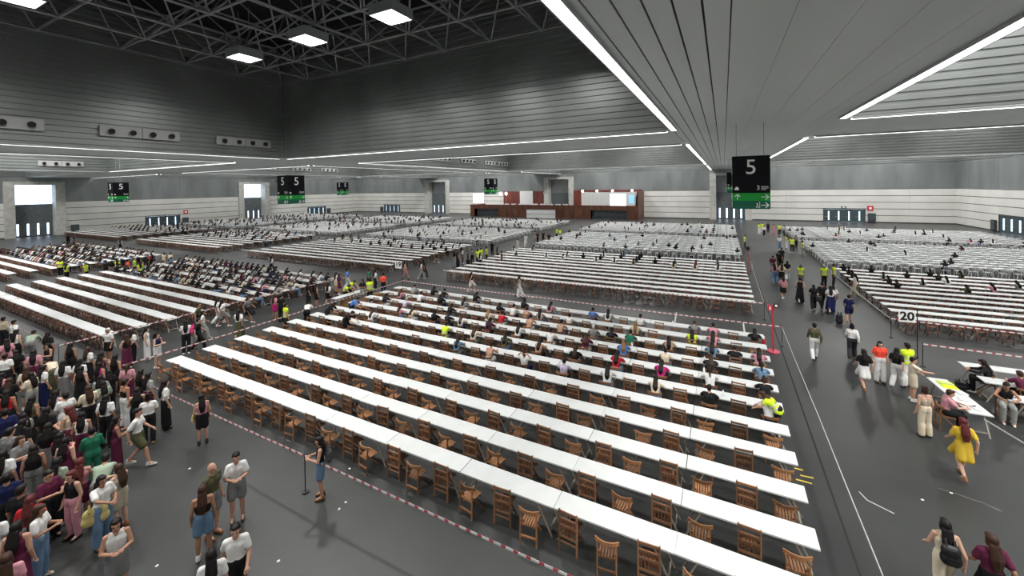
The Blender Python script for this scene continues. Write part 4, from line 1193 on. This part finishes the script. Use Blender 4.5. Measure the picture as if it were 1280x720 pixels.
low = [(fuse(mm, .06, 1, .55)) for mm in [(lambda q: (body(q, J), q)[1])(MB()), (lambda q: (hair(q, J, 'long'), q)[1])(MB()), (lambda q: (top(q, J, 'tee'), q)[1])(MB()), (lambda q: (bottom(q, J, 'trousers'), q)[1])(MB())]]
for i, o in enumerate(low): fl.add(o.v, o.f, i)
CROWD = Bulk(fl); CROWDC = []
TC = 'wwwwwwwwwwwbbbbbbbbbbbbcckkkggqqqplundoh'
pool_p.sort(key=lambda q: (not seen(q[0], q[1], 1), dist(q[0], q[1])))
NIND = max(0, 298-len(STANDING)-len(OCC)); seenl = {}
for n, (x, y, c, b, k, j) in enumerate(pool_p):
    tc = PR.choice(TC); hc = PR.choice('bbbbbbbbbnnn'); rz = PR.uniform(-.3, .3)
    if n < NIND:
        o = link('person', BODYF, None, (x, y, 0), rz); o.color = (*PR.choice(SK), 1)
        tag(o, '%s-haired person in %s top, seated %s, %s seat, %s' % (HN[hc], CN[tc], ROWN(k), nth(j+1), BN[(c, b)]), 'person', 'people seated in the '+BN[(c, b)])
        for nm, me, cl in (('hair', HAIRF, HC[hc]), ('top', TOPF, CC[tc]), ('trousers', BOTF, CC[PR.choice('bbndg')])):
            q = link(nm, me, o); q.color = (*cl, 1)
    elif seen(x, y, 1) or dist(x, y) < 60:
        CROWD.put(x, y, rz); CROWDC.append([PR.choice(SK), HC[hc], CC[tc], CC[PR.choice('bbndg')]])
CROWD.build('seated_crowd', M['crowd'], 'crowd of seated people filling the distant table rows', 'crowd', CROWDC)
# ---------------------------------------------------------------- the right edge: seated people, supply table, bags
p = at(1235, 455, 1.16); person(p.x, p.y, 1.2, 1, 'sit', 'long', 'b', 'trousers', 'b', 'long', 'b', 'person with long black hair in black seated between tables at the right edge', 'people at the right edge tables', z=0)
p = at(1257, 481, 1.16); person(p.x, p.y, 2.9, 1, 'sit', 'tank', 'b', 'trousers', 'k', 'short', 'b', 'person in black sleeveless top seated facing the camera at the right edge', 'people at the right edge tables')
p = at(1279, 470, 1.16); person(p.x, p.y, .2, 1, 'sit', 'tee', 'u', 'trousers', 'b', 'short', 'n', 'person cut off by the right picture edge, seated at the tables', 'people at the right edge tables')
p = at(1181, 497, 1.0); person(p.x, p.y, -1.57, 1, 'sit', 'tee', 'p', 'trousers', 'b', 'short', 'n', 'person in pink seated behind the supply table, leaning low', 'people at the right edge tables')
for (u, v, zz), rz, l in (((1235, 455, 1.16), 1.2, 'low wooden folding chair under the person in black between the right edge tables'), ((1257, 481, 1.16), 2.9, 'low wooden folding chair under the person facing the camera'), ((1279, 470, 1.16), .2, 'low wooden folding chair cut off by the right picture edge'), ((1181, 497, 1.0), -1.57, 'low wooden folding chair left of the supply table')):
    p = at(u, v, zz); place_chair(False, p.x, p.y, rz, l, True, 'wooden chairs by the right picture edge')
t = place_table(7.28, 17.6, 'white supply table standing lengthwise with papers and a yellow vest on it', True, None); t.rotation_euler = (0, 0, math.pi/2+.06)
t = thing('safety_vest', 'folded hi-vis yellow vest lying on the supply table', 'vest', (6.95, 19.6, TH+.003)); mb = MB()
def cloth_patch(w, d, h, n=8, seed=1):
    r = random.Random(seed); m = MB(); vs = [(w*(i/n-.5), d*(j/n-.5), h*(.35+.65*r.random())*(1 if 0 < i < n and 0 < j < n else .1)) for i in range(n+1) for j in range(n+1)]
    m.add(vs+[(x, y, 0) for x, y, z in vs], [(i*(n+1)+j, (i+1)*(n+1)+j, (i+1)*(n+1)+j+1, i*(n+1)+j+1) for i in range(n) for j in range(n)]); k = (n+1)**2
    m.add([], []); m.f += [(k+i*(n+1)+j, k+i*(n+1)+j+1, k+(i+1)*(n+1)+j+1, k+(i+1)*(n+1)+j) for i in range(n) for j in range(n)]; m.mi += [0]*(n*n)
    e = [i*(n+1) for i in range(n+1)]+[n*(n+1)+j for j in range(1, n+1)]+[i*(n+1)+n for i in range(n-1, -1, -1)]+[j for j in range(n-1, 0, -1)]
    m.f += [(e[i], k+e[i], k+e[(i+1) % len(e)], e[(i+1) % len(e)]) for i in range(len(e))]; m.mi += [0]*len(e); return m
part('vest_cloth', cloth_patch(.42, .62, .05, seed=4), M['hiviz'], t, True); bd = MB(); bd.b2((-.18, -.03, .05), (.18, .03, .056)); part('reflective_band', bd, M['band'], t)
for k, (dx, dy, a) in enumerate(((.1, 17.1, .2), (.0, 17.7, -.3), (.15, 18.2, .1), (-.02, 17.3, .9))):
    pp = MB()
    for q in range(5): pp.box((0, 0, .004+q*.006), (.21, .30, .005), Matrix.Rotation(q*.05, 3, 'Z'))
    o = link('paper_stack', pp.mesh('paper_stack', M['paper']), None, (6.95+dx, dy+.85, TH+.002), a); tag(o, 'stack of white papers on the supply table, %s from its near end' % nth((0, 2, 3, 1)[k]+1), 'paper', 'paper stacks on the supply table')
def bag(name, label, c, d, m, rz=0, straps=True):
    t = thing(name, label, 'bag', c, rz); b = MB(); w, dp, h = d
    b.cap((-w*.3, 0, h*.32), (w*.3, 0, h*.32), h*.32, h*.32); b.cap((-w*.26, 0, h*.65), (w*.26, 0, h*.65), h*.3, h*.3); b.ell((0, dp*.25, h*.35), (w*.36, dp*.4, h*.25))
    o = fuse(b, .02, 2); sx = [v for v in o.v]; ys = max(abs(v[1]) for v in sx); xs_ = max(abs(v[0]) for v in sx); o.v = [(x*w*.5/xs_, y*dp*.5/ys, z) for x, y, z in sx]; part('body', o, m, t, True)
    if straps:
        for s in (-.2, .2):
            q = MB(); pts = [(s*w-.0, -dp*.3, h*.6), (s*w, -dp*.55, h*.85), (s*w, -dp*.2, h*1.15), (s*w, dp*.1, h*.9)]
            for a, b2 in zip(pts, pts[1:]): q.bar(a, b2, .035, .012)
            part('strap', q, m, t)
    part('pocket', MB().b2((-w*.25, dp*.42, h*.15), (w*.25, dp*.53, h*.45)), m, t)
def cm(name, c, r=.7): return mat(name, c, r)
bag('handbag', 'black handbag standing on the floor below the right edge tables', (8.0, 21.35, 0), (.5, .25, .38), M['black'])
PK = cm('pink_fabric', (.75, .04, .22)); YB = cm('yellow_canvas', (.62, .52, .20)); WB = cm('white_canvas', (.72, .72, .70)); CB = cm('dusty_pink_fabric', (.5, .22, .24))
def worn(name, label, u, v, hd, m, d=(.30, .17, .40), sc=1.0):
    h = math.radians(hd); p = at(u, v, 1.545); bag(name, label, (p.x+math.sin(h)*.20, p.y-math.cos(h)*.20, .95*sc), d, m, h+math.pi)
def held(name, label, u, v, z, d, m, rz, z0):
    p = at(u, v, z); bag(name, label, (p.x, p.y, z0), d, m, rz)
worn('backpack', 'bright pink backpack worn in the left walkway', 246, 401, 330, PK)
held('tote_bag', 'white triangular cloth bag carried in the left walkway', 236, 425, .55, (.5, .14, .5), WB, .2, .30)
held('tote_bag', 'large pale yellow tote bag on the arm of the person in blue jeans', 119, 640, .9, (.46, .13, .42), YB, 1.3, .62)
worn('backpack', 'black backpack on the dark-haired person at the bottom right', 1182, 657, 0, M['black'])
worn('backpack', 'dusty pink backpack on the person by the slim red pole', 979, 348, 5, CB)
held('shoulder_bag', 'black bag behind the person in white wide trousers far up the aisle', 1024, 373, .8, (.4, .16, .35), M['black'], .3, .6)
held('suitcase', 'small black bag rolling beside the person in navy', 1049, 396, .4, (.36, .2, .6), M['black'], .2, .0)
worn('backpack', 'dark backpack on the denim-shorts person in front of the tables', 400, 551, 140, M['base'], (.26, .15, .34))
held('tote_bag', 'yellow bag carried by the person beside the front row end', 247, 520, .75, (.34, .12, .34), YB, 1.1, .55)
# ---------------------------------------------------------------- small things on and beside the tables
def bottle(u, v, label):
    p = at(u, v, TH+.12); t = thing('water_bottle', label, 'bottle', (p.x, p.y, TH+.001), 0, 'water bottles on the tables'); m = M['signwhite']
    part('body', MB().cap((0, 0, .04), (0, 0, .15), .038, .034), m, t, True); part('cap', MB().tube((0, 0, .185), (0, 0, .215), .016, 10), M['greywhite'], t)
for u, v, l in ((880.5, 448, 'white bottle beside the person with very long brown hair'), (880, 462, 'white bottle beside the person with tied hair in white'), (841, 403, 'white bottle on the rearmost row near the grey top'), (754.5, 417, 'dark-capped bottle near the person in black, middle of block'), (790, 430, 'white bottle next to the blue-topped person'), (904, 491, 'bottle beside the black-topped person near the right end')): bottle(u, v, l)
for u, v, l in ((700, 444, 'paper sheet'), (745, 435, 'paper sheet'), (868, 436, 'paper sheet'), (908, 436, 'paper sheet'), (640, 420, 'paper sheet'), (590, 404, 'paper sheet'), (905, 466, 'paper sheet')):
    p = at(u, v, TH); k = round((p.y-.28-BANDY[0])/PITCH_R); o = link('paper_sheet', MB().b2((-.105, -.15, 0), (.105, .15, .003)).mesh('paper_sheet', M['paper']), None, (p.x, row_y(0, k)+.3, TH+.0015), .2); tag(o, 'white paper sheet on the %s table row, photo column %s' % (ROWN(k).replace(' row', ''), nth(max(1, int((p.x+21.32)/TW)+1))), 'paper', 'paper sheets on the tables')
# registration tables at the rear left corner
for k, ((x, y), a, l) in enumerate((((-22.6, 18.05), math.pi/2, 'white registration table standing crosswise at the rear left of the nearest block'),)):
    t = place_table(x, y, l, True, None); t.rotation_euler = (0, 0, a)
def box_thing(name, label, cat, c, d, m, rz=0):
    t = thing(name, label, cat, c, rz); b = MB(); w, dp, h = d; b.b2((-w/2, -dp/2, 0), (w/2, dp/2, h)); part('carton', b, m, t); part('lid_flap', MB().b2((-w/2-.01, -dp/2-.01, h), (w/2+.01, dp/2+.01, h+.02)), m, t)
CARD = cm('cardboard', (.35, .20, .10))
box_thing('cardboard_box', 'brown cardboard box under the crosswise registration table', 'box', (-22.9, 18.9, 0), (.5, .4, .45), CARD, .1)
box_thing('cardboard_box', 'brown cardboard box beside the registration tables', 'box', (-22.2, 21.2, 0), (.45, .4, .4), CARD, .3)
# scraps on the open floor
for k, (u, v) in enumerate(((437, 585.5), (348, 701), (424, 636), (432, 627.5), (237, 585.5), (196, 707), (1189, 616), (1153, 624.5))):
    p = at(u, v, .004); o = link('paper_scrap', cloth_patch(.06, .05, .02, 3, k).mesh('paper_scrap', M['paper']), None, (p.x, p.y, .001), k); tag(o, 'tiny white scrap on the floor, %s' % ('right of the denim-shorts person, upper one', 'at the bottom between the front group and the tape', 'below the denim-shorts person', 'below the tape post', 'right of the crowd', 'bottom left beside the crowd', 'above the chalky scuff', 'in the right aisle, middle')[k], 'scrap', 'scraps on the floor')
